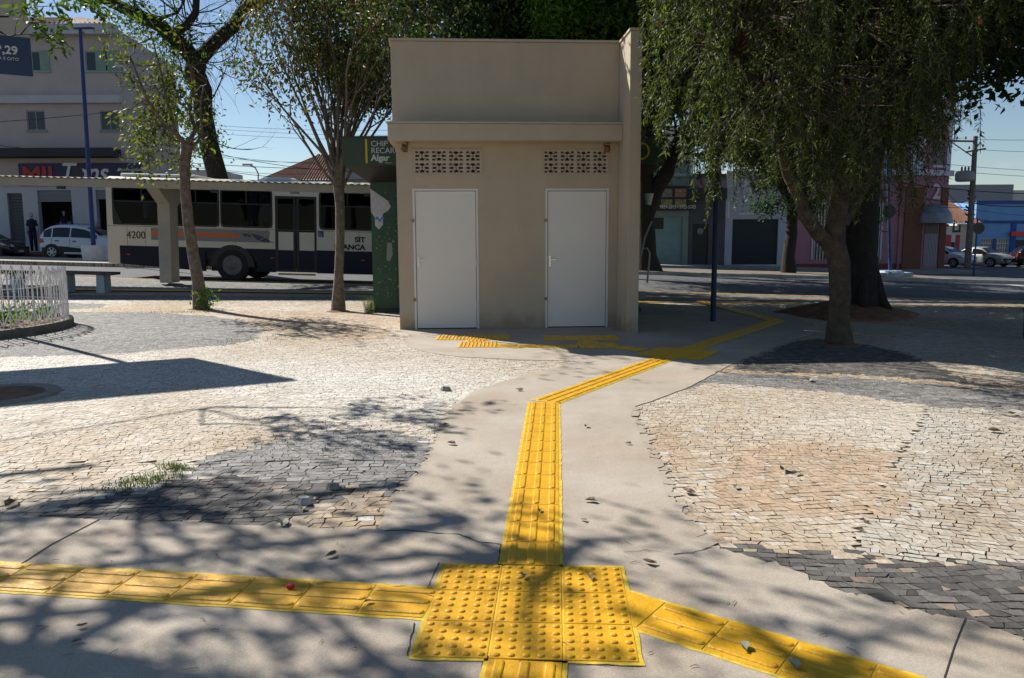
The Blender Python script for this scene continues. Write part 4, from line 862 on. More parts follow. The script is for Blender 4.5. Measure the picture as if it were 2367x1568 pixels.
big_tree('broad_tree', 'dense tree crown across the road, behind and above the toilet block', (.6, 36.0, G(.6, 36)-.14), 6, .30, (.1, 0), (1.5, 35.0, 10.0), (7.0, 4.2, 3.6), 130, 240, LF_dark, 37, .27, .13, .9, 9, zmin=lambda x, y: 7.4 if x > -2.5 else 20)  # added here for the shade it throws over the road
# far tree right of the block, with leaning limb
rnd = random.Random(14); YE = 37.5; bE = P(1497, 622, YE); off = Vector((bE.x, YE, G(bE.x, YE)))
tE = thing('forked_tree', 'dark forked street tree on the median, seen right of the kiosk', 'tree', off); b = MB(); tips = []
pe_ = [P(u, v, YE)-off for u, v in ((1497,632),(1494,590),(1493,520),(1492,440),(1493,330),(1497,230),(1500,120),(1504,20))]; b.tube(pe_, [.75, .48, .42, .38, .36, .33, .28, .2], 12, False)
pf_ = [P(u, v, YE)-off for u, v in ((1495,500),(1515,440),(1540,400),(1555,350),(1590,300),(1640,240),(1700,180))]; b.tube(pf_, [.36, .38, .38, .33, .28, .22, .15], 10, False)
for q in pe_[4:]+pf_[3:]:
    for _ in range(4): grow(b, q, Vector((rnd.gauss(.2, .8), rnd.gauss(0, .7), rnd.gauss(.3, .6))), rnd.uniform(1.5, 2.6), .09, 2, rnd, tips, 5, .2, .02, 3, .7, .7, .6, 5)
b.build('trunk', M_bark_d, tE, smooth=True); pts, dr = tip_pts(tips, 42, .28, rnd); leaves('crown', pts, LF_dark, tE, .24, .12, 15, .3, dr)
# small tree on the median
o_ = P(1822, 636, 39.5); big_tree('round_tree', 'small dark street tree in front of the white building with the shutter', (o_.x, 39.5, G(o_.x, 39.5)), 3.2, .30, (.05, 0), (o_.x-.1, 39.5, 4.6), (2.1, 1.8, 2.5), 34, 300, LF_dark, 41, .2, .09, .5, 6, flare=1.3)
# thick old tree on the right
o_ = GD(1985, 728); big_tree('old_tree', 'thick dark trunk of the old tree behind the weeping bottlebrush', (o_.x, o_.y, -.02), 5.0, .30, (-.25, .1), (8.8, 13.6, 7.4), (6.2, 5.8, 4.0), 420, 270, LF_dark, 51, .19, .10, .62, 12, flare=1.4, zmin=lambda x, y: max(2.5+.32*y if y < 12.2 else 0, (4.1+.6*max(0, 9.0-x) if x > 8.4 else 3.6)))  # crown extended overhead out of view to keep sky light off the ground
b = MB(); b.lathe([(1.25, -.03), (1.0, .05), (.6, .16), (.05, .28)], 30); b.v = [(x*(1+.18*math.sin(math.atan2(y, x)*3+1)+.07*math.sin(math.atan2(y, x)*8)), y, z+random.uniform(0, .02)) for x, y, z in b.v]; o = b.build('soil_mound', M_soil, loc=(o_.x-.2, o_.y, -.005), smooth=True); tag(o, 'red earth heaped around the foot of the thick old tree', 'soil', kind='stuff')

# weeping bottlebrush
rnd = random.Random(77); o_ = GD(1940, 797); off = Vector((o_.x, o_.y, 0)); tD = thing('weeping_bottlebrush', 'weeping bottlebrush tree with hanging narrow-leaved branches right of the toilet block', 'tree', off)
b = MB(); yD = o_.y
pd = [P(u, v, yD)-off for u, v in ((1940,800),(1938,740),(1942,680),(1940,610),(1925,560),(1935,500),(1950,420),(1945,340),(1930,240),(1920,120),(1915,0))]; b.tube(pd, [.19, .135, .13, .135, .15, .12, .11, .10, .09, .07, .05], 12, False)
q1 = [P(u, v, y)-off for u, v, y in ((1932,575,yD),(1895,545,yD-.1),(1862,500,yD-.2),(1845,450,yD-.3),(1820,400,yD-.4),(1805,340,yD-.4),(1770,250,yD-.5),(1700,120,yD-.5))]; b.tube(q1, [.11, .095, .085, .075, .07, .06, .05, .035], 9, False)
q2 = [P(u, v, y)-off for u, v, y in ((1940,520,yD),(1990,440,yD+.3),(2040,330,yD+.4),(2090,180,yD+.5),(2130,40,yD+.5))]; b.tube(q2, [.11, .09, .07, .05, .04], 9, False)
lt = pd[5:]+q1[4:]+q2[1:]; rs = np.random.RandomState(7); LP = []; LDr = []; ccx, ccy = 3.95-off.x, .1
PROF = ((1440,120),(1480,250),(1520,300),(1560,345),(1620,425),(1700,425),(1780,425),(1850,450),(1900,495),(2000,500),(2050,420),(2090,320),(2120,240),(2160,180),(2190,110),(2220,20))
def zlim(x, y):
    u = 1183.5+F*x/(y*.992+.1); v = np.interp(u, [q[0] for q in PROF], [q[1] for q in PROF]); return P(u, v, y).z
CL = []
for k in range(150):
    a = rnd.uniform(0, 2*PI); rr = 2.6*math.sqrt(rnd.random()); CL.append((ccx+rr*math.cos(a)*1.12, ccy+rr*math.sin(a)*.85, abs(rnd.gauss(0, .55))-.25, rnd.gauss(0, .28), rnd.gauss(0, .2), rnd.uniform(.08, .24)))
for k in range(1650):
    cx_, cy_, cb_, lx_, ly_, cs_ = CL[k % 150]; x = cx_+rnd.gauss(0, cs_); y = cy_+rnd.gauss(0, cs_)
    if 1183.5+F*(x+off.x)/((y+off.y)*.992+.1) < 1505+30*rnd.random(): continue
    zb = zlim(x+off.x, y+off.y)+cb_+rnd.gauss(0, .12)
    z0 = max(zb+.5, rnd.uniform(2.4, 6.0)); ln = rnd.uniform(.7, 1.6)
    zb = max(zb, z0-ln); pts = []; sx_, sy_ = rnd.gauss(0, .06)+lx_, rnd.gauss(0, .06)+ly_; n_ = 6
    for i in range(n_+1): t_ = i/n_; pts.append(Vector((x+sx_*t_*(2-t_), y+sy_*t_*(2-t_), z0+(zb-z0)*t_**1.15)))
    b.tube(pts, [.008-.001*i for i in range(n_+1)], 3, False)
    s0 = min(lt, key=lambda c: (c-pts[0]).length); 
    if k % 2 == 0: b.tube([s0, s0.lerp(pts[0], .6)+Vector((0, 0, .2)), pts[0]], [.022, .014, .008], 4, False)
    m_ = int((z0-zb)*92)
    for i in range(m_):
        t_ = rnd.uniform(0, 1)*n_; j = min(int(t_), n_-1); q = pts[j].lerp(pts[j+1], t_-j); LP.append((q.x+rnd.gauss(0, .012), q.y+rnd.gauss(0, .012), q.z)); LDr.append((rnd.gauss(0, .6), rnd.gauss(0, .6), -.8))
for (u0, v0, v1) in ((2225,200,300),(2258,150,345),(2205,220,325),(2240,180,250),(1598,330,470),(1640,400,520),(2120,300,430),(2090,300,470),(2105,260,400),(2150,220,360),(2165,200,330),(2140,240,390),(2110,280,450),(2075,330,480),(1492,60,230),(1486,40,150)):
    q0 = P(u0, v0-150, yD+rnd.uniform(-.5, .3))-off; q3 = P(u0+rnd.uniform(-8, 8), v1, q0.y+off.y)-off; b.tube([q0, (q0+q3)/2+Vector((.02, 0, 0)), q3], [.008, .006, .003], 4, False)
    for i in range(int((q0-q3).length*110)):
        q = q0.lerp(q3, rnd.random()); LP.append(tuple(q+Vector((rnd.gauss(0, .012), rnd.gauss(0, .012), 0)))); LDr.append((rnd.gauss(0, .6), rnd.gauss(0, .6), -.9))
b.build('trunk', M_bark_m, tD, smooth=True); leaves('crown', LP, LF_brush, tD, .088, .0115, 78, 0, LDr)
LPa = [p for p in LP if p[2] < 4.4]
for k in range(13):
    b = MB()
    q = Vector(LPa[rnd.randrange(len(LPa))]); b.tube([q, q+Vector((0, 0, -.04)), q+Vector((.005, 0, -.09))], [.012, .02, .012], 7)
    b.build('flower', mat('red_flower', (.28, .06, .04), .8), tD)

# overhanging tree off to the left, shades the foreground
def fz(x, y): return 1.42+.325*y
rnd = random.Random(61); off = Vector((-9.6, 7.0, 0)); tO = thing('overhanging_tree', 'tree whose leafy twigs hang into the top left corner above the blue price sign', 'tree', off)
b = MB(); tips = []; b.tube([(0, 0, -.1), (.05, .0, 1.2), (.2, .1, 2.6), (.4, .1, 3.8)], [.3, .2, .18, .16], 12, False); tp_ = Vector((.4, .1, 3.8))
q = Vector((-7.6, 9.3, 5.6))-off; b.tube([tp_, tp_.lerp(q, .5)+Vector((0, 0, .3)), q], [.07, .05, .03], 7, False)
t2 = []
for (u, v, y, dd) in ((-60,-20,10,(1,.1,-.1)), (-50,30,9,(1,.1,-.1)), (-30,-50,9.6,(.9,0,-.25)), (-40,60,9.5,(.8,0,-.2)), (-30,0,10,(1,0,.0))):
    q = P(u, v, y)-off; q00 = P(-60, -20, 10)-off; b.tube([tp_ if u == -60 else q00, tp_.lerp(q, .5)+Vector((0, 0, .25)) if u == -60 else q00.lerp(q, .5), q], [.013, .011, .010], 5, False); grow(b, q, Vector(dd), 1.0, .014, 2, rnd, t2, 6, .16, 0, 3, .55, .6, .6, 5, .5, .02)
b.build('trunk', M_bark_d, tO, smooth=True)
p2, d2 = tip_pts(t2, 16, .05, rnd); leaves('crown', p2, LF_mid, tO, .10, .045, 62, .2, d2)
big_tree('tall_tree', 'tall open-crowned tree left of the frame, its crown dappling the foreground', (-10.2, 5.0, 0), 4.3, .13, (.8, .7), (-6.6, 7.7, 6.2), (2.8, 1.75, .8), 84, 54, LF_mid, 63, .10, .05, .26, 9)
# ------------------------------------------------------------------ price sign on pole, left
sg = thing('price_sign', 'advertising sign on a pole with dark blue panel of white digits at left edge', 'sign', (-8.05, 12.18, 0), 0)
p0 = Vector((-7.27, 12.35, 3.93)); sd = Vector((-1, -.55, 0)).normalized(); an = math.atan2(-sd.y, -sd.x); SL = 2.6
bd = bpy.data.objects.new('board', None); bpy.data.objects.remove(bd)
loc = p0+sd*SL-Vector(sg.location)
b = MB(); b.box(0, SL, 0, .14, 0, 1.8); brd = b.build('board', mat('sign_cream', (.40, .38, .33), .6, .05, 2), sg, loc=loc); brd.rotation_euler = (0, 0, an)
b = MB(); b.box(0, SL+.012, -.02, -.002, -.06, .50); b.build('blue_panel', mat('sign_navy', (.012, .03, .085), .35), brd)
text('388,29', .115, M_wt, brd, (SL-.16, -.026, .24), bold=.004, align='RIGHT'); text('OITENTA E OITO', .042, M_wt, brd, (SL-.155, -.026, .15), align='RIGHT')
b = MB(); b.box(0, SL+.01, 0, .16, 1.8, 1.84); b.build('top_trim', M_wt, brd)
b = MB(); b.tube([(0, 0, -.1), (0, 0, 5.7)], .05, 12); b.build('pole', M_galv, sg)

# ------------------------------------------------------------------ poles
def pole(name, label, u, v0, Yd, topv, topu, r, m, group=None, cat='pole'):
    p = P(u, v0, Yd); z = G(p.x, Yd); o = thing(name, label, cat, (p.x, Yd, z), 0, group); tp = P(topu, topv, Yd)
    b = MB(); b.tube([(0, 0, -.15), ((tp.x-p.x)*.5, 0, (tp.z-z)*.5), (tp.x-p.x, 0, tp.z-z)], [r, r*.85, r*.7], 12); b.build('post', m, o); return o, Vector((tp.x-p.x, 0, tp.z-z))
po, tp = pole('blue_pole', 'slim blue pole standing between the kiosk and the weeping bottlebrush', 1648, 746, 13.1, 120, 1664, .047, mat('shaded_pole_blue', (.005, .018, .065), .6, .2, 6))  # pole blue darkened, the shade it stands in is put into the colour
po, tp = pole('lamp_post', 'tall blue floodlight post with white drum base in front of the three-storey building', 217, 588, 33.5, 66, 185, .10, M_blue, cat='street lamp')
b = MB(); b.lathe([(.48, -.05), (.50, .3), (.52, .58), (.50, .62), (.1, .63)], 24, (.05, 0, 0)); b.lathe([(.40, -.05), (.42, .5), (.44, .57), (.1, .6)], 20, (.3, .25, 0)); b.build('drum_base', mat('drum_white', (.62, .62, .63), .8, .12, 4), po)
b = MB(); b.bar((-.15, 0, tp.z), (.6, 0, tp.z+.02), .08, .06); b.box(-.65+tp.x, -.1+tp.x, -.1, .1, tp.z-.15, tp.z+.12) if False else b.bar((tp.x-.2, 0, tp.z), (tp.x+.6, 0, tp.z), .07, .06); b.build('arm', M_blue, po)
b = MB(); zz = 3.4; b.prism([(-.62, zz+.35), (-.30, zz+.5), (-.2, zz+.35), (-.22, zz-.1), (-.35, zz-.25), (-.62, zz+.2)], -.05, -.03); b.build('bracket_plate', M_black, po)
# curved-arm street lamp in front of the three-storey building
q = P(348, 420, 36); lo = thing('street_lamp', 'grey street lamp with a curved arm beside the corner of the three-storey building', 'street lamp', (q.x, 36, G(q.x, 36)))
b = MB(); lp = [P(348, 600, 36), P(345, 400, 36), P(336, 262, 36), P(325, 215, 36), P(310, 180, 36), P(296, 166, 36)]; b.tube([p-Vector(lo.location) for p in lp], [.07, .055, .04, .03, .025, .025], 8); b.build('post', mat('dark_metal', (.13, .13, .135), .6), lo)
b = MB(); p = P(283, 157, 36)-Vector(lo.location); b.obox(p, (.65, .28, .14), Euler((0, .45, 0)).to_matrix()); b.build('lamp_head', mat('lamp_grey', (.4, .4, .4), .4), lo, bevel=.05)
# sign poles on the right
def backsign(u, v0, Yd, su, sv, rad, label, base=False):
    po, tp = pole('sign_post', label, u, v0, Yd, 300 if base else 505, su-(3 if base else 0), .085 if base else .055, M_blue, 'road signs seen from behind', 'road sign'); p = P(su, sv, Yd)-Vector(po.location)
    b = MB(); b.prism([(p.x+rad*math.cos(PI/8+k*PI/4), p.z+rad*math.sin(PI/8+k*PI/4)) for k in range(8)], -.11, -.09); b.build('sign_plate', M_black, po)
    if base: b = MB(); b.lathe([(.62, 0), (.6, .18), (.5, .26), (.05, .27)], 20); b.box(-1.1, .9, -.4, .4, 0, .17); b.build('base', mat('pale_blue_base', (.35, .42, .5), .8), po)
backsign(2058, 646, 38.5, 2053, 489, .34, 'back of an octagonal stop sign on a tall blue post with pale base', True)
backsign(2251, 628, 44, 2260, 528, .34, 'back of an octagonal stop sign on a thin post near the parked cars')

# ------------------------------------------------------------------ facades
def rc(u0, v0, u1, v1, Y):
    a = P(u0, (v0+v1)/2, Y).x; c = P(u1, (v0+v1)/2, Y).x; t_ = P((u0+u1)/2, v0, Y).z; d_ = P((u0+u1)/2, v1, Y).z; return (a, c, d_, t_)
def windowp(parent, r, Y, fm, pm, ox, oz, depth=.15, split=True, sill=True, shutters=None):
    x0, x1, z0, z1 = r[0]-ox[0], r[1]-ox[0], r[2]-oz, r[3]-oz; y = Y-ox[1]; b = MB(); f = .06
    b.box(x0, x1, y+.03, y+.09, z0, z0+f); b.box(x0, x1, y+.03, y+.09, z1-f, z1); b.box(x0, x0+f, y+.03, y+.09, z0+f, z1-f); b.box(x1-f, x1, y+.03, y+.09, z0+f, z1-f)
    if split: b.box((x0+x1)/2-.03, (x0+x1)/2+.03, y+.03, y+.09, z0+f, z1-f)
    w_ = b.build('window', fm, parent); b = MB(); b.box(x0+f, x1-f, y+.055, y+.065, z0+f, z1-f); b.build('pane', pm, w_)
    if sill: b = MB(); b.box(x0-.08, x1+.08, y-.08, y+.029, z0-.08, z0-.0); b.build('sill', fm, w_)
    if shutters:
        for a, c in shutters:
            b = MB(); xa, xc = x0+(x1-x0)*a, x0+(x1-x0)*c; b.box(xa, xc, y-.05, y-.03, z0, z1)
            n_ = 14
            for k in range(n_): zz = z0+(z1-z0)*(k+.5)/n_; b.obox(((xa+xc)/2, y-.055, zz), (xc-xa-.08, .012, .05), Euler((.6, 0, 0)).to_matrix())
            b.build('shutter', mat('pale_green_shutter', (.22, .32, .29), .7), w_)
    return w_
M_mau = mat('mauve_render', (.42, .365, .355), .9, .07, .8, .2, 30); M_dgl = mat('dark_window_glass', (.012, .016, .018), .1, spec=.6)
FY = 42.0; gz = G(-22, FY)
B3 = thing('three_storey_building', 'three-storey mauve building with tiled roof and clothing shop on the ground floor', 'building', (-20.2, FY, gz)); OX = (-20.2, FY)
def LR(*a): r_ = rc(*a, FY); return r_
xr = 0.0; topz = P(300, 66, FY).z-gz
wins3 = [LR(72,118,113,165), LR(197,118,280,165), LR(62,256,105,302), LR(232,256,277,302), LR(-90,118,-20,165), LR(-110,256,-60,302)]
gfd = [LR(90,440,168,560), LR(225,440,262,575), LR(20,447,55,560)]
b = MB(); b.holes(-16, 0, P(200,432,FY).z-gz, topz, [(a-OX[0], c-OX[0], d-gz, e_-gz) for a, c, d, e_ in wins3], 0, .3)
b.build('wall', M_mau, B3)
b = MB(); b.add([(.006, -.002, 0), (.006, 7, 0), (.006, 7, 11.0), (.006, -.002, topz)], [(0, 1, 2, 3)]); b.add([(-.3, .301, 0), (-.3, 7, 0), (-.3, 7, 11.0), (-.3, .301, topz)], [(3, 2, 1, 0)]); b.add([(0, 7, 0), (-16, 7, 0), (-16, 7, 11.0), (0, 7, 11.0)], [(0, 1, 2, 3)]); b.add([(0, 0, topz), (0, 7, 11), (-.3, 7, 11), (-.3, .3, topz)], [(0, 1, 2, 3)])
b.build('side_wall', mat('pale_mauve_render', (.42, .37, .36), .9, .12, .7, .2, 20), B3)
b = MB(); z_ = P(200,432,FY).z-gz; b.holes(-16, -.0, 0, z_-.003, [(a-OX[0], c-OX[0], max(0, d-gz), e_-gz) for a, c, d, e_ in gfd], .003, .3); b.build('shop_wall', mat('shop_white', (.46, .46, .50), .8, .06, 1), B3)
b = MB(); b.box(-16, -.31, 2.8, 3.0, 0, z_); b.box(-16, -.31, .35, 2.8, z_+.02, z_+.1); b.build('shop_interior', mat('shop_interior', (.03, .025, .03), .9), B3)
z1 = P(200,222,FY).z-gz; z2 = P(200,240,FY).z-gz; b = MB(); b.box(-16, .05, -.3, -.003, z2, z1); b.build('cornice', mat('pale_cornice', (.42, .43, .44), .8, .1, 1), B3)
zt0 = P(300, 84, FY).z-gz; b = MB(); b.box(-16, .1, -.55, -.003, zt0, topz+.12); b.build('fascia', mat('pale_cornice', (.42, .43, .44), .8), B3)
M_tile = mat('clay_tiles', (.23, .115, .075), .9, .35, 6)
def tiled(b, x0, x1, y0, y1, z0, z1, n, ridge_in=0):
    for i in range(n):
        for k in range(6):
            def pt(j, s_):
                t_ = (i+j/6)/n; xx0 = x0+(x1-x0)*t_; xx = xx0 if s_ == 0 else (x0+ridge_in)+(x1-x0-2*ridge_in)*t_; return (xx, y0+(y1-y0)*s_, (z0 if s_ == 0 else z1)+.05*math.sin(PI*(j/6)*2))
            b.add([pt(k, 0), pt(k+1, 0), pt(k+1, 1), pt(k, 1)], [(0, 1, 2, 3)])
b = MB(); tiled(b, -11.2, .1, -.6, 4.5, topz+.13, topz+.13+1.6, 46, 4.2); b.build('roof', M_tile, B3)
b = MB(); zz0, zz1 = P(200,366,FY).z-gz, P(200,347,FY).z-gz; b.box(-16, -.2, -1.1, -.01, zz0, zz1); b.build('awning', mat('dark_awning', (.02, .022, .025), .7), B3)
for i, r_ in enumerate(wins3):
    windowp(B3, r_, FY, mat('window_frame_grey', (.22, .25, .24), .6) if i in (2, 3, 5) else mat('pale_green_frame', (.24, .33, .31), .6), M_dgl, OX, gz, shutters=None if i in (2, 3, 5) else [(.62, 1.0), (.30, .58)][:2] if i == 1 else ([(.55, 1.05)] if i == 0 else None))
sa, sb, sz0, sz1 = LR(48, 378, 335, 430); b = MB(); b.box(sa-OX[0], sb-OX[0]-.1, -.16, -.01, sz0-gz+.04, sz1-gz); sn = b.build('shop_sign', mat('shop_sign_blue', (.012, .012, .075), .5), B3)
M_red = mat('sign_red', (.42, .018, .02), .5)
text('MIL', .86, M_red, sn, (P(55,400,FY).x-OX[0], -.19, sz0-gz+.12), bold=.03, sx=1.05); text('Tons', .95, M_wt, sn, (P(140,400,FY).x-OX[0], -.19, sz0-gz+.22), shear=.3, bold=.02, sx=.9)
text('Oportunidade', .16, M_wt, sn, (P(290,395,FY).x-OX[0]-.3, -.19, sz1-gz-.42)); text('99999-2', .16, M_wt, sn, (P(290,395,FY).x-OX[0]-.1, -.19, sz1-gz-.75))
for i, r_ in enumerate(gfd):
    x0, x1, z0_, z1_ = r_[0]-OX[0], r_[1]-OX[0], max(0, r_[2]-gz), r_[3]-gz
    if i < 2:
        b = MB(); n_ = 9; hh = (z1_-z0_)*(.22 if i == 0 else .15)
        for k in range(n_): b.obox(((x0+x1)/2, .12, z1_-hh*(k+.5)/n_), (x1-x0, .03, hh/n_*.8), Euler((.3, 0, 0)).to_matrix())
        b.build('roller_shutter', mat('grey_shutter', (.25, .27, .28), .6), B3)
    else:
        b = MB()
        for k in range(16): b.obox(((x0+x1)/2, .15, z0_+(z1_-z0_)*(k+.5)/16), (x1-x0, .03, (z1_-z0_)/16*.9), Euler((.15, 0, 0)).to_matrix())
        b.build('door', mat('grey_steel_door', (.07, .085, .10), .6), B3)
# mannequins
def mannequin(u, v, Y, h, lab, flat=0):
    p = P(u, v, Y); o = thing('mannequin', lab, 'mannequin', (p.x, Y, G(p.x, Y)+flat), 0, 'mannequins at the clothing shop'); s_ = h/1.8
    b = MB(); b.tube([(0,0,1.60*s_),(0,0,1.66*s_),(0,0,1.72*s_),(0,0,1.80*s_)], [.05*s_, .08*s_, .09*s_, .04*s_], 10); b.tube([(.2*s_,0,1.2*s_),(.24*s_,0,1.0*s_),(.22*s_,-.02,.8*s_)], [.045*s_, .038*s_, .03*s_], 8); b.tube([(-.2*s_,0,1.2*s_),(-.25*s_,0,1.0*s_),(-.23*s_,-.02,.8*s_)], [.045*s_, .038*s_, .03*s_], 8); b.tube([(0,0,1.5*s_),(0,0,1.62*s_)], .05*s_, 8); b.build('figure', mat('mannequin_skin', (.40, .38, .38), .5), o, smooth=True)
    b = MB(); b.tube([(0,0,.95*s_),(0,0,1.15*s_),(0,0,1.38*s_),(0,0,1.52*s_)], [.15*s_, .14*s_, .19*s_, .08*s_], 12); b.tube([(-.14*s_,0,1.45*s_),(-.22*s_,0,1.2*s_)], [.07*s_, .06*s_], 8); b.tube([(.14*s_,0,1.45*s_),(.22*s_,0,1.2*s_)], [.07*s_, .06*s_], 8); b.build('shirt', mat('dark_navy_cloth', (.012, .014, .03), .9), o, smooth=True)
    b = MB(); b.tube([(-.08*s_,0,.98*s_),(-.09*s_,0,.5*s_),(-.08*s_,0,.05*s_)], [.11*s_, .075*s_, .05*s_], 10); b.tube([(.08*s_,0,.98*s_),(.11*s_,0,.5*s_),(.13*s_,0,.05*s_)], [.11*s_, .075*s_, .05*s_], 10); b.build('trousers', mat('dark_navy_cloth', (.012, .014, .03), .9), o, smooth=True)
mannequin(72, 500, 41.4, 2.05, 'mannequin in dark clothes standing outside by the shop doorway')
mannequin(148, 500, 43, 1.7, 'left one of two mannequins behind the shop window', .5); mannequin(171, 500, 43.1, 1.8, 'right one of two mannequins behind the shop window', .5); mannequin(221, 500, 41.5, 1.7, 'mannequin in a black shirt half hidden by the blue lamp post')

# ------------------------------------------------------------------ cars
def car(name, label, loc, rz, Ln, Wd, H, colm, kind='hatch', clad=False, rim=None, tilt=0):
    o = thing(name, label, 'car', loc, rz, 'cars parked along the street'); o.rotation_euler = (0, tilt, rz); hw = Wd/2
    if kind == 'hatch': X = [0, .02, .10, .30, .60, 1.0, 1.6, 2.1, 2.5, 2.92, 3.3, 3.65, 3.86, 3.93, 3.95]; T = [.62, .88, 1.10, 1.40, 1.55, 1.60, 1.595, 1.53, 1.36, 1.08, 1.01, .90, .74, .60, .5]
    else: X = [0, .02, .10, .55, .85, 1.35, 1.75, 2.1, 2.45, 2.95, 3.3, 3.65, 3.86, 3.93, 3.95]; T = [.62, .95, 1.08, 1.12, 1.22, 1.54, 1.60, 1.60, 1.50, 1.10, 1.03, .93, .78, .62, .5]
    X = [x*Ln/3.95 for x in X]; T = [t_*H/1.6 for t_ in T]; BZ = .985*H/1.6
    def ev(A, x): return float(np.interp(x, X, A))
    def belt(x): return min(ev(T, x)-.02, BZ-.035*abs(x/Ln-.4))
    def wid(x): e_ = min(x, Ln-x); return hw*(.80+.20*min(1, (e_/.55))**.5) if e_ > 0 else hw*.8
    def top(x): return ev(T, x)
    def pr(x):
        w_, bz, tz = wid(x), belt(x), top(x); f_ = max(0, (tz-bz)/.6); f_ = min(1, f_); rw = w_*(1-.24*f_); sill = .22 if .3 < x < Ln-.3 else .30
        return [(w_*.93, sill), (w_*.985, sill+.12), (w_, .62), (w_*.985, bz*.97), (w_*.955, bz), (rw+(w_*.955-rw)*.12, bz+(tz-bz)*.86), (rw*.93, tz-.015*(1+f_)), (rw*.5, tz+.012)]
    fx = sorted(set(X+[Ln*i/40 for i in range(1, 40)])); b = MB(); k = 16
    for x in fx:
        h_ = pr(x); b.v += [(x, -y, z) for y, z in h_]+[(x, y, z) for y, z in reversed(h_)]
    for i in range(len(fx)-1):
        for q_ in range(k): q2_ = (q_+1) % k; b.f.append((i*k+q_, i*k+q2_, (i+1)*k+q2_, (i+1)*k+q_)); b.m.append(0)
    b.f.append(tuple(reversed(range(k)))); b.f.append(tuple((len(fx)-1)*k+q_ for q_ in range(k))); b.m += [0, 0]; body = b.build('body', colm, o, smooth=True)
    gl = mat('car_glass', (.010, .013, .016), .08, spec=.6)
    xs0, xs1 = (.22, 2.80) if kind == 'hatch' else (.80, 2.85); xs0 *= Ln/3.95; xs1 *= Ln/3.95
    cuts = [xs0, xs0+(xs1-xs0)*.17, xs0+(xs1-xs0)*.50, xs1] if kind == 'hatch' else [xs0, xs0+(xs1-xs0)*.10, xs0+(xs1-xs0)*.48, xs1]
    for sg_ in (-1, 1):
        for a_ in range(3):
            x0, x1 = cuts[a_]+.03, cuts[a_+1]-.03; b = MB(); n_ = 8
            for i in range(n_+1):
                x = x0+(x1-x0)*i/n_; h_ = pr(x); (ya, za), (yb, zb) = h_[4], h_[5]; t1 = .90
                if zb-za < .08: t1 = .3
                b.v += [(x, sg_*(ya+(yb-ya)*.06+.007), za+(zb-za)*.06), (x, sg_*(ya+(yb-ya)*t1+.007), za+(zb-za)*t1)]
                if i: q_ = 2*i; b.f.append((q_-2, q_, q_+1, q_-1)); b.m.append(0)
            b.build('side_window', gl, o)
    for nm, xa, xb in (('windscreen', 2.22, 2.86) if kind == 'hatch' else ('windscreen', 2.38, 2.90), ('rear_window', .13, .42) if kind == 'hatch' else ('rear_window', .85, 1.30)):
        xa *= Ln/3.95; xb *= Ln/3.95; b = MB(); n_ = 6
        for i in range(n_+1):
            x = xa+(xb-xa)*i/n_; h_ = pr(x); b.v += [(x, s_*h_[6][0]*.97, h_[6][1]+.010) if abs(s_) == 1 else (x, s_*h_[7][0]*2, h_[7][1]+.010) for s_ in (-1, -.5, .5, 1)]
            if i:
                for q_ in range(3): a_ = 4*(i-1)+q_; b.f.append((a_, a_+1, a_+5, a_+4)); b.m.append(0)
        b.build(nm, gl, o)
    if clad:
        for sg_ in (-1, 1):
            b = MB()
            for i in range(13):
                x = Ln*(.04+.92*i/12); b.v += [(x, sg_*(wid(x)*.97+.012), .24), (x, sg_*(wid(x)+.014), .56-.04*math.cos(i*1.0))]
                if i: q_ = 2*i; b.f.append((q_-2, q_, q_+1, q_-1)); b.m.append(0)
            b.build('side_cladding', mat('dark_cladding', (.02, .022, .026), .6), o)
            b = MB(); b.box(1.25, 2.6, min(sg_*(hw+.016), sg_*(hw+.03)), max(sg_*(hw+.016), sg_*(hw+.03)), .26, .33); b.build('side_step', colm, o)
        for sg_ in (-1, 1): b = MB(); b.bar((.7, sg_*.50, H+.05), (2.0, sg_*.50, H+.04), .03, .03); b.build('roof_rail', M_black, o)
    wr = .325
    for wx in (.68*Ln/3.95, Ln-.76*Ln/3.95):
        for sg_ in (-1, 1):
            w_ = wid(wx); b = MB(); pg = [(wx+.41*math.cos(PI*k_/14), .30+.40*math.sin(PI*k_/14)) for k_ in range(15)]+[(wx-.36, .20), (wx+.36, .20)]; y_ = sg_*w_; b.prism(pg, y_-.05*sg_, y_+.018*sg_); b.build('wheel_arch', M_black, o)
            b = MB(); b.lathe([(.2, -.0*sg_), (wr-.03, .014*sg_), (wr, -.02*sg_), (wr, -.16*sg_), (.1, -.2*sg_)], 24, (wx, sg_*(w_+.022), wr), 'y'); wh = b.build('wheel', M_rub, o)
            b = MB(); b.lathe([(.215, .006*sg_), (.20, -.0), (.03, .004*sg_)], 16, (wx, sg_*(w_+.030), wr), 'y'); b.build('hub', M_black, wh); b = MB()
            for k_ in range(6):
                a = k_*PI/3; b.bar((wx+.0*math.cos(a), sg_*(w_+.046), wr+.0*math.sin(a)), (wx+.20*math.cos(a), sg_*(w_+.044), wr+.20*math.sin(a)), .012, .05)
            ring = [(wx+.205*math.cos(t_), sg_*(w_+.042), wr+.205*math.sin(t_)) for t_ in [2*PI*q/20 for q in range(21)]]; b.tube(ring, .015, 5, False); b.build('rim', rim or mat('alloy', (.5, .5, .52), .35, metal=.6), wh)
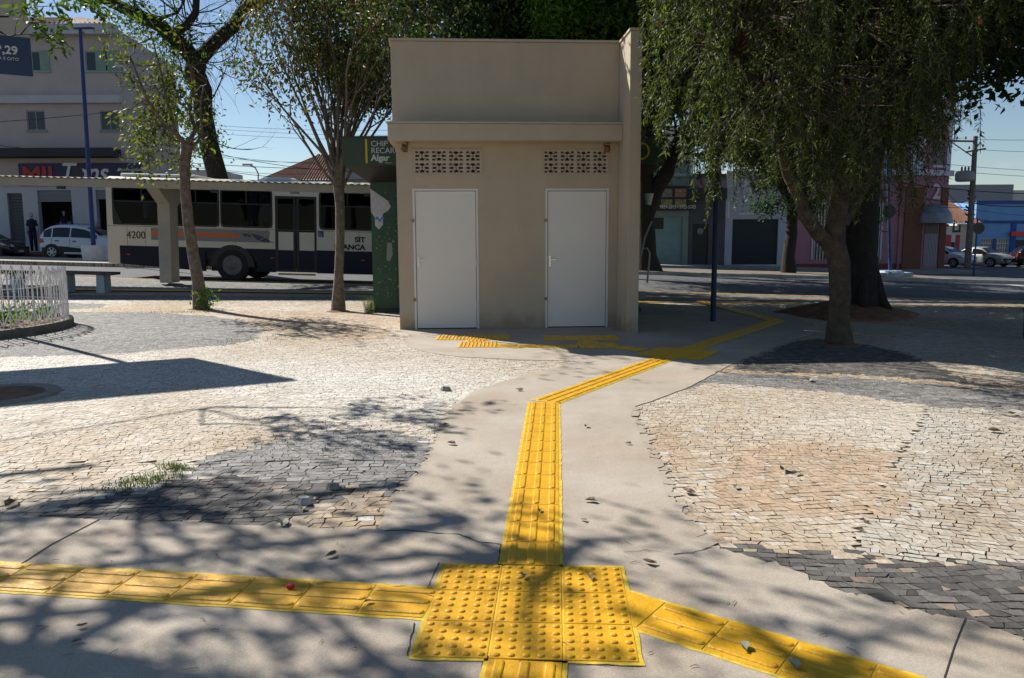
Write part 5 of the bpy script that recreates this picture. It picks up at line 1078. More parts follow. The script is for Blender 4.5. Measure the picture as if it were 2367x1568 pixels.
    for sg_ in (-1, 1):
        b = MB(); x_ = Ln-.42
        for i in range(6):
            x = x_+.34*i/5; y_ = wid(x)+.008; b.v += [(x, sg_*y_, .70-.03*i/5), (x, sg_*y_*.995, min(.84, top(x)-.04))]
            if i: q_ = 2*i; b.f.append((q_-2, q_, q_+1, q_-1)); b.m.append(0)
        b.add([(Ln+.004, sg_*.45, .62), (Ln+.004, sg_*.74, .62), (Ln-.06, sg_*.72, .74), (Ln-.06, sg_*.45, .72)], [(0, 1, 2, 3)]); b.build('headlight', mat('lamp_glass', (.45, .47, .5), .12), o)
        b = MB(); b.add([(-.004, sg_*.5, .72), (-.004, sg_*hw*.8, .72), (.05, sg_*hw*.84, 1.0), (.05, sg_*.56, 1.0)], [(0, 1, 2, 3)]); b.add([(.0, sg_*(wid(.02)+.006), .72), (.3, sg_*(wid(.3)+.006), .74), (.25, sg_*(wid(.25)+.006), .93), (.04, sg_*(wid(.04)+.006), .93)], [(0, 1, 2, 3)]); b.build('tail_light', mat('tail_red', (.3, .01, .01), .3), o)
        b = MB(); b.obox((xs1-.30, sg_*(hw+.07), BZ+.06), (.12, .18, .12), Matrix.Identity(3)); b.build('mirror', M_black if clad else colm, o, bevel=.03)
        for hx_ in (cuts[1]+.18, cuts[2]+.14): b = MB(); b.box(hx_, hx_+.16, min(sg_*(hw*.99), sg_*(hw+.025)), max(sg_*(hw*.99), sg_*(hw+.025)), BZ-.16, BZ-.12); b.build('door_handle', M_black, o)
        for x_ in (cuts[1], cuts[2], cuts[3]-.1): b = MB(); b.box(x_, x_+.008, min(sg_*hw*.985, sg_*(hw+.003)), max(sg_*hw*.985, sg_*(hw+.003)), .36, BZ-.03); b.build('door_seam', M_black, o)
    b = MB(); b.box(Ln-.05, Ln+.010, -.55, .55, .34, .50); b.build('grille', M_black, o)
    b = MB(); b.box(Ln+.012, Ln+.02, -.2, .2, .36, .47); b.build('number_plate', mat('plate_grey', (.4, .4, .4), .5), o)
    return o
M_cw = mat('white_car_paint', (.62, .64, .67), .25, spec=.6); M_cs = mat('silver_green_car_paint', (.36, .38, .33), .3, metal=.2); M_cb = mat('black_car_paint', (.012, .014, .02), .2)
q = P(88, 582, 36.8); car('parked_car', 'white hatchback with black cladding parked in front of the clothing shop', (q.x, 37.6, G(q.x, 37.6)-.15+.02), 0, 3.95, 1.72, 1.60, M_cw, 'hatch', True, tilt=.03)
q = P(-5, 582, 37); car('parked_car', 'dark car whose nose is cut by the left edge of the picture', (q.x-3.2, 37.6, G(q.x, 37.6)-.15), 0, 3.9, 1.7, 1.45, M_cb, 'hatch', tilt=.03)
car('parked_car', 'white hatchback parked on the left of the silver sedan, near the pink building', (30.7, 59.2, G(30, 60)-.15), -1.1, 3.9, 1.7, 1.5, M_cw, 'hatch')
car('parked_car', 'silver sedan parked at the corner in front of the blue house', (33.5, 59.8, G(30, 58)-.15), -1.1, 4.15, 1.65, 1.42, M_cs, 'sedan')
q = P(2356, 622, 56); car('parked_car', 'dark car cut by the right edge of the picture', (q.x, 56.8, G(q.x, 56)-.15), -.2, 4.1, 1.7, 1.5, M_cb, 'hatch')

# ------------------------------------------------------------------ right-hand street row (about fifty metres away)
RY = 50.0
def block(name, label, u0, u1, vt, m, Y=RY, depth=7, holes=(), vb=640, extra=None):
    x0, x1 = P(u0, 500, Y).x, P(u1, 500, Y).x; z0 = G((x0+x1)/2, Y)-.3; zt = P((u0+u1)/2, vt, Y).z-z0; o = thing(name, label, 'building', (x0, Y, z0))
    hs = [(a-x0, c-x0, max(.3, d_-z0), e_-z0) for a, c, d_, e_ in [rc(*h, Y) for h in holes]]
    b = MB(); b.holes(0, x1-x0, 0, zt, hs, 0, .25); b.box(0, .25, .251, depth, 0, zt); b.box(x1-x0-.25, x1-x0, .251, depth, 0, zt); b.box(.25, x1-x0-.25, depth-.2, depth, 0, zt); b.box(.25, x1-x0-.25, .251, depth-.2, zt-.2, zt-.01)
    b.build('wall', m, o); return o, x0, z0, hs, x1-x0, zt
def shutter(o, h, m, nm='roller_shutter', n=22, y=.16):
    b = MB()
    for k in range(n): b.obox(((h[0]+h[1])/2, y, h[2]+(h[3]-h[2])*(k+.5)/n), (h[1]-h[0], .04, (h[3]-h[2])/n*.92), Euler((.25, 0, 0)).to_matrix())
    return b.build(nm, m, o)
def panel(o, h, m, nm, y=.1, t_=.04): b = MB(); b.box(h[0], h[1], y, y+t_, h[2], h[3]); return b.build(nm, m, o)
o, x0, z0, hs, wd, zt = block('snack_shop', 'low greenish shop with a black food menu sign and pale green gate', 1440, 1592, 375, mat('grey_green_wall', (.20, .25, .22), .9, .15, 1), holes=[(1497,502,1577,612)])
gt = panel(o, hs[0], mat('mint_gate', (.17, .27, .25), .6, .1, 2), 'gate'); b = MB(); b.box(hs[0][0]+.1, hs[0][0]+1.0, .085, .1, hs[0][3]-.75, hs[0][3]-.05); b.build('gate_grille', M_black, gt)
a, c, d_, e_ = rc(1506, 430, 1600, 487, RY-.4); b = MB(); b.box(a-x0, c-x0, -.4, -.25, d_-z0, e_-z0); sn = b.build('menu_sign', M_black, o)
for i, (fu, fv, fc) in enumerate(((1528,437,(.30,.26,.16)), (1560,437,(.42,.22,.08)), (1528,461,(.32,.27,.10)), (1560,461,(.36,.27,.09)))):
    a, c, d_, e_ = rc(fu, fv, fu+26, fv+19, RY-.4); b = MB(); b.box(a-x0, c-x0, -.41, -.401, d_-z0, e_-z0); b.build('food_photo', mat('food_%d' % i, fc, .5, col2=(fc[0]*.25, fc[1]*.35, fc[2]*.5), vs=9, detail=2), sn)
q = P(1530, 481, RY-.4); text('9929-2693 / 3722-5705', .22, M_wt, sn, (q.x-x0-.15, -.41, q.z-z0-.05), sx=.75); q = P(1535, 487, RY-.4)
b = MB(); b.box(-.1, wd+.1, -.3, -.001, zt-.9, zt-.7); b.box(0, wd, -.15, -.001, zt-1.9, zt-1.75); b.build('cornice', mat('mint_cornice', (.24, .30, .28), .8, .1, 1), o)
o2, x0, z0, hs, wd, zt = block('snack_bar', 'narrow dark grey building with a black door beside the menu sign', 1593, 1676, 402, mat('dark_grey_wall', (.085, .085, .09), .9, .1, 1), holes=[(1600,518,1637,612)])
dr = panel(o2, hs[0], mat('black_door', (.012, .013, .015), .5), 'door'); b = MB(); cx_, cz_ = (hs[0][0]+hs[0][1])/2, hs[0][2]+2.1; b.lathe([(.20, -.01), (.15, -.02)], 16, (cx_, .09, cz_), 'y'); b.build('door_logo', mat('faded_white', (.2, .2, .2), .7), dr)
b = MB(); b.box(-.02, wd, -.35, -.001, zt-1.6, zt-.9); b.build('awning', M_black, o2)
b = MB(); b.box(0, wd, -.06, -.001, zt-.88, zt-.3); b.build('striped_band', mat('faded_pink_band', (.24, .16, .16), .8, .3, 2), o2)
o3, x0, z0, hs, wd, zt = block('white_building', 'white building with a dark closed roller shutter', 1677, 1838, 395, mat('pale_wall', (.42, .42, .46), .9, .08, 1), holes=[(1692,507,1798,612)])
shutter(o3, hs[0], mat('dark_shutter', (.022, .035, .042), .6)); b = MB(); b.box(hs[0][0]+.3, hs[0][1]-.5, -.03, -.001, hs[0][3]+.3, hs[0][3]+.36); b.box(-.06, .0, -.8, -.3, 3.3, 4.3); b.build('trim', M_white, o3)
# pink corner building
M_pink = mat('pink_render', (.35, .165, .195), .9, .12, 1.2, .2, 20); M_brick = mat('brown_brick', (.20, .085, .045), .9, col2=(.10, .045, .03), vs=14); M_pw = mat('white_trim', (.50, .48, .56), .85, .1, 1)
pk = thing('pink_corner_building', 'two-storey pink corner building with brick panels and white cornices', 'building', (P(1840, 500, RY).x, RY, G(22, RY)-.2)); kx, kz = pk.location.x, pk.location.z
xe = P(2092, 500, RY).x-kx; zt = P(2000, 232, RY).z-kz; hp = [rc(1958,478,1990,600,RY), rc(1985,290,2030,380,RY)]; hp = [(a-kx, c-kx, d_-kz, e_-kz) for a, c, d_, e_ in [rc(2012,478,2035,600,RY), rc(1880,478,1915,600,RY)]]
b = MB(); b.holes(0, xe, 0, zt, hp, 0, .3); 
ch = Vector((P(2188, 500, RY+1.2).x-kx, 1.2, 0)); b.add([(xe, 0, 0), (ch.x, ch.y, 0), (ch.x, ch.y, zt), (xe, 0, zt)], [(0, 1, 2, 3)]); b.add([(ch.x, ch.y, 0), (ch.x+.4, 12, 0), (ch.x+.4, 12, zt), (ch.x, ch.y, zt)], [(0, 1, 2, 3)]); b.add([(0, 0, zt), (xe, 0, zt), (ch.x, ch.y, zt), (ch.x+.4, 12, zt), (0, 12, zt)], [(0, 1, 2, 3, 4)])
b.build('wall', M_pink, pk)
dv = (ch-Vector((xe, 0, 0))); dl = dv.length; ca = math.atan2(dv.y, dv.x); cnr = bpy.data.objects.new('corner_face', bpy.data.meshes.new('corner_face'))
def cbox(name, m, s0, s1, z0_, z1_, dy0=-.06, dy1=-.005, par=None, lab=None):
    b = MB(); b.box(s0*dl, s1*dl, dy0, dy1, z0_, z1_); o_ = b.build(name, m, par or pk); 
    if not par: o_.location = (xe, 0, 0); o_.rotation_euler = (0, 0, ca)
    return o_
bpy.data.objects.remove(cnr)
zc = P(2140, 405, RY).z-kz; zb_ = P(2140, 432, RY).z-kz
cbox('brick_panel', M_brick, -.02, .42, 0, zb_); cbox('brick_panel', M_brick, .84, 1.0, 0, zb_)
cbox('pilaster', M_pw, .02, .40, zc+.4, zt-.9); cbox('pilaster', M_pw, .90, 1.0, zc+.4, zt-.9)
for z_, hgt, pj in ((zc, .35, .25), (zt-.9, .4, .45), (zt-.02, .2, .15)):
    b = MB(); b.box(-.05, xe, -pj, -.002, z_, z_+hgt); b.build('cornice', M_pw, pk); cbox('cornice', M_pw, -.0, 1.04, z_, z_+hgt, -pj, -.004)
gd = cbox('entrance_gate', mat('grey_gate', (.20, .17, .19), .6, .2, 3), .48, .80, .3, P(2150, 540, RY).z-kz, -.03, -.006); b = MB()
for k in range(9): b.box((.48+.32*(k+.5)/9)*dl-.02, (.48+.32*(k+.5)/9)*dl+.02, -.05, -.031, .3, P(2150, 540, RY).z-kz)
b.build('gate_bars', mat('pale_gate_bars', (.36, .33, .36), .6), gd)
cbox('fanlight', mat('dark_fanlight', (.05, .03, .03), .5), .48, .80, P(2150, 540, RY).z-kz, P(2150, 512, RY).z-kz, -.04, -.006)
wn = cbox('window', mat('dark_upper_window', (.05, .035, .045), .3), .58, .84, P(2165, 395, RY).z-kz+.4, P(2165, 322, RY).z-kz, -.03, -.006); cbox('sill', M_pw, .56, .86, P(2165, 395, RY).z-kz+.25, P(2165, 395, RY).z-kz+.4, -.12, -.031, par=wn)
q = P(2153, 458, RY); t2 = text('2', .9, mat('number_white', (.6, .45, .48), .6), pk, (xe, 0, 0), bold=.03, rz=ca); t2.location = Vector((xe, 0, q.z-kz))+dv*.60+Vector((0, -.12, 0))
# metal awning over the corner door
aw = bpy.data.objects.new('x', None); bpy.data.objects.remove(aw)
b = MB(); za_ = P(2150, 470, RY).z-kz; zb2 = P(2150, 516, RY).z-kz; n_ = 14
for i in range(n_+1):
    t_ = PI*i/n_; 
    for s_ in range(4): f_ = s_/3; rr = .25+1.0*math.sin(f_*PI/2); b.v.append((.66*dl-rr*1.0*math.cos(t_), -.02-rr*.9*math.sin(t_), zb2+(za_-zb2)*math.cos(f_*PI/2)))
for i in range(n_):
    for s_ in range(3): a_ = i*4+s_; b.f.append((a_, a_+1, a_+5, a_+4)); b.m.append(0)
o_ = b.build('awning', mat('grey_metal_awning', (.20, .21, .24), .45, .25, 3, metal=.3), pk); o_.location = (xe, 0, 0); o_.rotation_euler = (0, 0, ca)
for h in hp:
    b = MB(); b.box(h[0]-.1, h[0]+.0, -.08, -.001, h[2], h[3]); b.box(h[1], h[1]+.1, -.08, -.001, h[2], h[3]); b.box(h[0]-.15, h[1]+.15, -.1, -.001, h[3], h[3]+.25); w_ = b.build('window', M_pw, pk)
    b = MB(); b.box(h[0], h[1], .1, .14, h[2], h[3]); b.build('pane', M_dgl, w_); b = MB()
    for k in range(5): x_ = h[0]+(h[1]-h[0])*(k+.5)/5; b.box(x_-.015, x_+.015, .0, .03, h[2], h[3])
    b.build('bars', M_white, w_)
b = MB(); b.tube([(xe-.35, -.1, 0), (xe-.35, -.1, zt-1)], .06, 8); b.build('drainpipe', M_pink, pk); b = MB(); b.box(0, xe, -.03, -.001, 0, .5); b.build('base_course', mat('dark_red_base', (.16, .045, .045), .9), pk)
# far street behind the corner
def simple_house(name, label, Y, u0, u1, vt, m, holes=(), depth=8): return block(name, label, u0, u1, vt, m, Y, depth, holes)
M_bl = mat('blue_render', (.16, .34, .62), .85, .08, 1)
o4, x0, z0, hs, wd, zt = simple_house('blue_house', 'bright blue single-storey building with white grilles at the right edge', 62, 2256, 2560, 465, M_bl, [(2267,552,2293,612),(2300,552,2328,612),(2345,555,2372,620)])
for i in (0, 1):
    h = hs[i]; b = MB(); n_ = 5
    for k in range(n_+1): z_ = h[2]+(h[3]-h[2])*k/n_; b.box(h[0], h[1], .02, .1, z_-.04, z_+.04)
    for k in range(6): x_ = h[0]+(h[1]-h[0])*k/5; b.box(x_-.03, x_+.03, .03, .09, h[2], h[3])
    g_ = b.build('grille', mat('cream_grille', (.62, .58, .48), .8), o4); b = MB(); b.box(h[0], h[1], .16, .18, h[2], h[3]); b.build('grille_back', mat('cream_board', (.50, .46, .38), .8), g_)
panel(o4, hs[2], M_black, 'door'); M_db = mat('dark_blue_trim', (.03, .09, .30), .8)
b = MB(); b.box(-.1, wd, -.12, -.001, zt-.2, zt+.05); b.box(0, wd, -.08, -.001, zt-1.7, zt-1.5); b.box(hs[1][1]+.15, hs[1][1]+.55, -.08, -.001, .3, zt-1.7); b.box(hs[0][1]+.0, hs[1][0], -.04, -.001, hs[0][2], hs[0][3]); b.build('trim', M_db, o4)
a, c, d_, e_ = rc(2335, 536, 2400, 546, 61.8); b = MB(); b.box(a-x0, c-x0, -.35, -.2, d_-z0, e_-z0); b.build('red_sign', mat('bright_red', (.75, .02, .015), .5), o4)
simple_house('warehouse', 'grey windowless warehouse wall rising behind the tiled roof', 82, 2170, 2338, 427, mat('warehouse_grey', (.20, .20, .21), .9, .05, .5))
o5, x0, z0, hs, wd, zt = simple_house('corner_shop', 'white and red shop front with black lettering between pink building and utility pole', 61.5, 2140, 2222, 522, mat('white_shop_wall', (.55, .53, .50), .85, .06, 1), [(2197,560,2206,606)])
panel(o5, hs[0], M_black, 'door'); z_ = P(2180, 543, 61.5).z-z0; b = MB(); b.box(0, hs[0][0]-.02, -.03, -.001, 0, z_); b.box(hs[0][1]+.02, wd, -.03, -.001, 0, z_); b.build('red_base', mat('shop_red', (.42, .05, .06), .8), o5); q = P(2180, 540, 61.5); text('Super Li', .9, M_black, o5, (q.x-x0-1.9, -.04, q.z-z0+.1), bold=.03, sx=.75)
o6, x0, z0, hs, wd, zt = simple_house('cream_house', 'cream wall with a barred gate under the clay tiled roof', 61.8, 2214, 2262, 518, mat('cream_wall', (.52, .47, .36), .85, .06, 1), [(2216,560,2244,612)])
b = MB(); h = hs[0]
for k in range(10): x_ = h[0]+(h[1]-h[0])*(k+.5)/10; b.box(x_-.03, x_+.03, .05, .1, h[2], h[3])
b.build('gate', M_white, o6); p0_, p1_ = P(2178, 515, 61.8), P(2262, 515, 61.8); zz = P(2215, 470, 61.8).z
b = MB(); tiled(b, p0_.x-x0, p1_.x-x0, -.6, 3, P(2215, 517, 61.8).z-z0, zz-z0+.6, 24, 1.2); b.build('roof', M_tile, o6)
# house with tiled roof behind the bus, pale blocks at the horizon
HY = 56.0; hx = P(610, 420, HY).x; o7 = thing('tiled_house', 'old house with clay tiled gable roof seen above the bus', 'building', (hx, HY, G(hx, HY))); hz = o7.location.z
xw = P(870, 420, HY).x-hx; b = MB(); z_e = P(700, 408, HY).z-hz; b.box(.3, xw, 0, 8, 0, z_e-.25); xg = P(765, 400, HY).x-hx; zg = P(770, 372, HY).z-hz; b.prism([(xg, z_e-.249), (xw, z_e-.249), (xw, P(860,392,HY).z-hz), (xg+1.5, zg), (xg, zg-.1)], -.6, 7.9); b.build('wall', mat('old_white_wall', (.36, .36, .35), .9, .25, 1.5), o7)
b = MB(); tiled(b, -.2, xg+.1, -.7, 4.2, z_e-.3, P(740, 366, HY).z-hz+.7, 26, 0); b.v = [(x+max(0, (y+.7)/4.9)*(.0 if x > xg*.6 else 3.0*(1-x/(xg*.6))), y, z) for x, y, z in b.v]; b.build('roof', M_tile, o7)
b = MB(); tiled(b, P(778,400,HY).x-hx, P(830,400,HY).x-hx, -.9, 1.2, P(800,383,HY).z-hz, P(800,362,HY).z-hz, 9); b.build('porch_roof', M_tile, o7); b = MB(); b.box(-.3, xg, -.85, -.6, z_e-.55, z_e-.35); b.build('eaves', M_db, o7)
for u0, u1, vt, Y, lab in ((440, 490, 393, 95, 'pale distant building just left of the forked trunk above the shelter'), (516, 532, 398, 110, 'pale distant building right of the forked trunk'), (1530, 1600, 290, 72, 'sunlit cream building peeping through leaves above the snack shop'), (2310, 2420, 440, 95, 'grey pitched distant building at the right edge')):
    block('distant_building', lab, u0, u1, vt, mat('distant_cream', (.45, .42, .37), .9, .1, .5), Y, 6)

# ------------------------------------------------------------------ utility pole and cables
q = P(2246, 610, 47); up = thing('utility_pole', 'wooden-grey utility pole with cross arms and a transformer', 'utility pole', (q.x, 47, G(q.x, 47)-.1)); ul = Vector(up.location); M_up = mat('weathered_pole', (.14, .12, .10), .9, .25, 6)
def U(u, v, y=47): return P(u, v, y)-ul
b = MB(); b.tube([U(2236, 618), U(2243, 520), U(2249, 420), U(2255, 315)], [.19, .17, .15, .12], 10); b.build('pole', M_up, up)
for a_, c_ in (((2190, 326), (2252, 327)), ((2232, 352), (2278, 344))): b = MB(); b.bar(U(*a_), U(*c_), .10, .10); b.build('cross_arm', M_up, up)
b = MB(); b.bar(U(2195, 326), U(2248, 362), .05, .05); b.build('brace', M_up, up)
for u_, v_ in ((2192, 322), (2212, 322), (2232, 322), (2240, 345), (2272, 340)): b = MB(); b.lathe([(.05, 0), (.06, .08), (.03, .16)], 8, U(u_, v_)); b.build('insulator', M_up, up)
b = MB(); c_ = U(2228, 405); b.lathe([(.42, -.38), (.50, -.3), (.52, 0), (.50, .12), (.42, .22), (.1, .26)], 16, (c_.x, -.1, c_.z)); tf = b.build('transformer', mat('transformer_grey', (.20, .21, .21), .6), up); b = MB()
for dx_ in (-.2, 0, .2): b.lathe([(.05, .22), (.06, .4), (.03, .48)], 8, (c_.x+dx_, -.1, c_.z))
b.build('bushing', M_up, tf)
b = MB(); 
for k in range(9): b.tube([U(2236+random.uniform(-8, 8), 440+k*9), U(2250+random.uniform(-8, 8), 452+k*9+random.uniform(-10, 10))], .05, 5)
b.build('cable_bundle', M_black, up)
M_cab = mat('cable_black', (.03, .03, .032), .7)
def cable(lab, a_, c_, sag=.5, r=.012):
    A, B = P(*a_), P(*c_); b = MB(); b.tube([(A.lerp(B, t_)-Vector((0, 0, sag*4*t_*(1-t_)))) for t_ in [i/14 for i in range(15)]], r, 4, False); o = b.build('power_cable', M_cab); tag(o, lab, 'cable', 'cables strung above the street')
cl = 'thin black cable strung across the sky between the shop building and the kiosk'; cr_ = 'black cable running from the pink corner building across the utility pole'
for (a_, c_, s_, r_) in [((-60,330,40),(900,395,45),.3,.02), ((-60,285,39),(360,245,40),.1,.018), ((430,285,50),(960,300,50),.2,.012), ((430,292,50),(960,312,50),.2,.012), ((430,303,50),(960,322,50),.2,.012), ((440,340,50),(900,400,48),.4,.022), ((420,350,46),(900,360,48),.5,.014), ((300,318,46),(900,375,48),.6,.014), ((350,372,44),(900,430,48),.2,.02), ((430,380,44),(880,385,48),.5,.014)]: cable(cl, a_, c_, s_, r_)
for (a_, c_, s_, r_) in [((2250,322,47),(2500,318,50),.1,.015), ((2170,378,49),(2500,398,49),.1,.016), ((2170,392,49),(2500,412,49),.1,.016), ((1980,408,49),(2500,450,49),.3,.035), ((1980,418,49),(2246,470,47),.3,.03), ((2246,470,47),(2500,462,49),.3,.035), ((1960,430,48),(2246,480,47),.4,.02), ((2180,470,49),(2500,500,49),.3,.016), ((2246,505,47),(2500,515,49),.2,.02), ((2250,345,47),(2500,350,50),.1,.014), ((2150,400,49),(2246,500,47),.1,.015)]: cable(cr_, a_, c_, s_, r_)
q = P(597, 420, 60); o = thing('street_lamp', 'small distant street lamp with curved arm above the house roof', 'street lamp', (q.x, 60, G(q.x, 60))); ol = Vector(o.location)
b = MB(); b.tube([P(597, 520, 60)-ol, P(597, 402, 60)-ol, P(590, 388, 60)-ol, P(578, 382, 60)-ol], .06, 6); b.build('post', M_galv, o); b = MB(); b.obox(P(572, 381, 60)-ol, (.7, .25, .12), Matrix.Identity(3)); b.build('lamp_head', M_galv, o)

# ------------------------------------------------------------------ small things on the ground
rnd = random.Random(100)
M_dry = mat('dry_leaf', (.19, .14, .08), .85, .4, 30); M_dryg = mat('grey_green_leaf', (.22, .24, .17), .8, .3, 30)
def fleaf(u, v, s_, lab, m_=None, z=.012):
    p = GD(u, v); b = MB(); n_ = 9; a0 = rnd.uniform(0, 6.28); pts = []
    for k in range(n_): t_ = 2*PI*k/n_; rr = s_*(1+.25*math.sin(3*t_)+rnd.uniform(-.12, .12)); pts.append((rr*math.cos(t_), rr*.55*math.sin(t_), rnd.uniform(0, s_*.25)+abs(math.sin(t_))*s_*.35))
    b.v = [(0, 0, .002)]+pts; b.f = [(0, 1+k, 1+(k+1) % n_) for k in range(n_)]; b.m = [0]*n_
    o = b.build('fallen_leaf', m_ or M_dry); o.location = (p.x, p.y, z); o.rotation_euler = (0, 0, a0); tag(o, lab, 'leaf', 'dry leaves scattered on the square'); return o
fl = 'small dry leaf lying on the grey concrete path'
for u, v, s_ in ((768,1290,.03), (502,1290,.012), (1044,1030,.035), (1200,905,.04), (1355,990,.03), (1453,1030,.025), (1365,1163,.035), (1502,1308,.03), (1350,1208,.02), (180,1490,.02), (190,1455,.018)): fleaf(u, v, s_, fl)
fs = 'small dry leaf lying on the pale mosaic stones'
for u, v, s_ in ((655,1215,.05), (770,1128,.045), (1870,882,.06), (1812,1090,.05), (2297,1000,.05), (1840,1098,.03), (1590,1142,.04), (2340,960,.04), (1700,1130,.03), (1030,985,.03), (25,1170,.05), (700,1180,.03)): fleaf(u, v, s_, fs, M_dry if rnd.random() < .6 else M_dryg, .008)
fleaf(1212, 1343, .022, 'curled grey leaf on the top middle studded tile', M_dryg, .016); fleaf(1366, 1345, .022, 'crumpled brown leaf on the top right studded tile', M_dry, .016)
fleaf(1719, 1505, .028, 'grey leaf on the slanting yellow strip, nearer the studded square', M_dryg, .016); fleaf(1834, 1548, .034, 'larger grey leaf on the slanting yellow strip near the bottom edge', M_dryg, .016); fleaf(852, 1400, .018, 'dark leaf on the left yellow strip close to the studded square', M_dry, .016); fleaf(1248, 1188, .02, 'brown leaf on the yellow strip above the studded square', M_dry, .016)
tw = []
for k in range(46):
    u, v = rnd.uniform(30, 2300), rnd.uniform(1245, 1560); p = GD(u, v)
    if not inpoly(np.array([p.x]), np.array([p.y]), PATH)[0]: continue
    a = rnd.uniform(0, 6.28); l = rnd.uniform(.02, .06); b = MB(); b.tube([(0, 0, 0), (l*.5, l*.08, .003), (l, 0, 0)], [.0008, .0014, .0006], 4); o = b.build('twig', M_dry, loc=(p.x, p.y, .010)); o.rotation_euler = (0, 0, a); tag(o, 'tiny dry twig or leaf blade lying on the foreground concrete', 'twig', 'twigs scattered on the concrete')
p = GD(672, 1368); b = MB(); b.lathe([(.0145, 0), (.0150, .002), (.0150, .013), (.013, .0155), (.004, .016)], 24); 
for k in range(24): t_ = 2*PI*k/24; b.bar((.0152*math.cos(t_), .0152*math.sin(t_), .002), (.0152*math.cos(t_), .0152*math.sin(t_), .0125), .0012, .0012)
o = b.build('bottle_cap', mat('red_plastic', (.55, .015, .02), .35), loc=(p.x, p.y, .016)); tag(o, 'red plastic bottle cap on the left yellow strip', 'bottle cap')
def rock(u, v, s_, lab, m_, z=0):
    p = GD(u, v); b = MB(); n_ = 6; vs = []
    for k in range(n_): t_ = 2*PI*k/n_; rr = s_*rnd.uniform(.75, 1.1); vs.append((rr*math.cos(t_), rr*.75*math.sin(t_), 0))
    vs += [(x*.7+rnd.gauss(0, s_*.08), y*.7, s_*rnd.uniform(.6, .9)) for x, y, _ in vs]; b.add(vs, [tuple(range(n_))[::-1], tuple(range(n_, 2*n_))]+[(k, (k+1) % n_, n_+(k+1) % n_, n_+k) for k in range(n_)])
    o = b.build('loose_stone', m_, loc=(p.x, p.y, z), bevel=s_*.08); tag(o, lab, 'stone', 'stones come loose from the paving'); return o
M_rk = mat('loose_stone_grey', (.26, .245, .22), .9, .3, 20, .5, 40); rock(1030, 903, .055, 'loose paving stone on the white mosaic left of the bend', M_rk); rock(772, 1130, .045, 'loose dark stone beside the dark cobble patch on the left', M_rk); rock(706, 1165, .05, 'pale loose stone standing on edge by the dark cobbles', mat('pale_stone', (.42, .4, .37), .9, .2, 20)); rock(1410, 765, .03, 'small loose stone in front of the toilet block fin', M_rk)
q = P(2364, 787, 11.2); q = GD(2392, 784); o = thing('litter_bin', 'dark reddish-brown bin just cut by the right edge of the picture', 'bin', (q.x, q.y, 0))
b = MB(); b.lathe([(.13, .0), (.14, .05), (.15, .36), (.16, .40), (.15, .41), (.13, .36), (.12, .1)], 20); b.build('bin_body', mat('bin_red_brown', (.10, .025, .018), .7, .3, 8), o); b = MB(); b.lathe([(.165, .39), (.172, .40), (.165, .42)], 20); b.build('rim', mat('bin_red_brown', (.10, .025, .018), .7, .3, 8), o)
q = P(1499, 462, 15.3); o = thing('side_lamp', 'small white lantern at the right side of the green kiosk', 'lamp', tuple(q)); b = MB(); b.lathe([(.05, -.10), (.058, -.06), (.095, .10), (.10, .115), (.02, .125)], 14); b.build('lamp_shade', M_white, o); b = MB(); b.bar((-.26, 0, .13), (.02, 0, .13), .02, .02); b.build('bracket', M_black, o)
# grass tufts
def grass(pts, n_, h, name, lab, sx_=.12, sy_=.05, m_=None):
    V = []; b = MB()
    for (u, v) in pts:
        p = GD(u, v)
        for k in range(n_):
            x, y = p.x+rnd.gauss(0, sx_), p.y+rnd.gauss(0, sy_); a = rnd.uniform(0, 6.28); l = h*rnd.uniform(.4, 1.2); w_ = .0025; dx_, dy_ = math.cos(a)*l*.5, math.sin(a)*l*.5
            b.add([(x-w_, y, 0), (x+w_, y, 0), (x+dx_*.4+w_*.7, y+dy_*.4, l*.6), (x+dx_*.4-w_*.7, y+dy_*.4, l*.6), (x+dx_, y+dy_, l*.9)], [(0, 1, 2, 3), (3, 2, 4)])
    o = b.build(name, m_ or leafmat('grass_blade', (.05, .10, .02), (.16, .20, .05))); tag(o, lab, 'grass', kind='stuff')
grass([(300,1128),(330,1115),(360,1105)], 90, .035, 'grass', 'green grass tuft growing between the mosaic stones by the left dark patch', .09, .05); grass([(395,1080),(410,1086)], 60, .035, 'grass', 'small bright grass tuft on the mosaic just right of the bigger tuft', .05, .03)
grass([(420,724),(440,722),(390,722),(620,780),(560,790)], 50, .05, 'grass', 'sparse weeds in the joints around the thin leaning tree', .3, .12); grass([(852,725),(862,718)], 80, .35, 'grass', 'tall dry weeds at the left foot of the green kiosk', .05, .1)
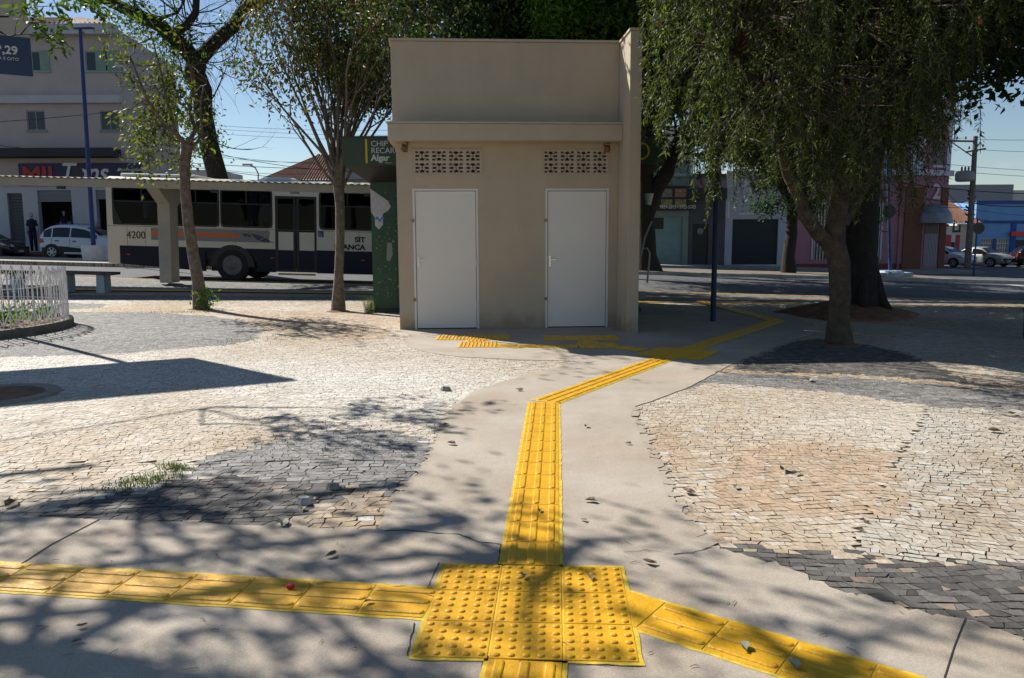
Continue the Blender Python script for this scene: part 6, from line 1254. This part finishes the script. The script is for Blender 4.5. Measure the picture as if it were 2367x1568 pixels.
# plants in the bed
rs = random.Random(4); lp = []
for k in range(150):
    a = rs.uniform(-1.3, 1.0); r_ = rs.uniform(.3, 1.9); cx_, cy_ = r_*math.cos(a), r_*math.sin(a)
    for j in range(14): lp.append((cx_+rs.gauss(0, .09), cy_+rs.gauss(0, .09), .12+abs(rs.gauss(0, .10))))
o = leaves('ground_cover', [(x+pcx, y+pcy, z) for x, y, z in lp if rs.random() < .8], leafmat('bed_leaf', (.03, .09, .015), (.16, .20, .05)), None, .10, .04, 9, -.5); tag(o, 'low green and yellow plants covering the round flower bed', 'plants', kind='stuff')
# litter of tiny leaf bits on the cobbles
V = []; b = MB()
for k in range(520):
    u, v = rnd.uniform(0, 2367), rnd.uniform(705, 1190); p = GD(u, v)
    if inpoly(np.array([p.x]), np.array([p.y]), PATH)[0] or abs(p.x) < 1.9 and p.y > 12 or math.hypot(p.x-pcx, p.y-pcy) < pr+.05 or p.y > 17: continue
    s_ = rnd.uniform(.006, .02); a = rnd.uniform(0, 6.28); b.mi = rnd.choice((0, 0, 1, 2)); b.add([(p.x+s_*math.cos(a+q*PI/2)*(1 if q % 2 else .5), p.y+s_*math.sin(a+q*PI/2)*(1 if q % 2 else .5), .006+p.z+rnd.uniform(0, .006)) for q in range(4)], [(0, 1, 2, 3)])
o = b.build('leaf_litter', [M_dry, mat('pale_bits', (.5, .48, .42), .8), M_dryg]); tag(o, 'tiny scattered leaf bits and crumbs on the mosaic paving', 'litter', kind='stuff')
# tree pits
for nm, (u, v), r_, lab in (('soil_patch', (465, 714), .34, 'bare earth at the foot of the thin leaning tree'), ('soil_patch', (782, 720), .26, 'bare earth at the foot of the broom-shaped tree'), ('soil_patch', (1940, 797), .3, 'bare earth at the foot of the weeping bottlebrush')):
    p = GD(u, v); b = MB(); b.lathe([(r_, -.01), (r_*.8, .012), (.05, .03)], 20); o = b.build(nm, M_soil, loc=(p.x, p.y, 0), smooth=True); tag(o, lab, 'soil', kind='stuff')
p = GD(-10, 915); b = MB(); b.lathe([(.52, -.01), (.52, .02), (.42, .025), (.40, .012), (.02, .012)], 32); o = b.build('tree_pit', [mat('pit_rim', (.25, .22, .18), .9, .2, 6)], loc=(p.x, p.y, 0)); tag(o, 'round earth pit with a low cement rim at the left edge', 'tree pit')
b = MB(); b.lathe([(.395, .0), (.395, .015), (.02, .02)], 24); b.build('earth', M_soil, o)
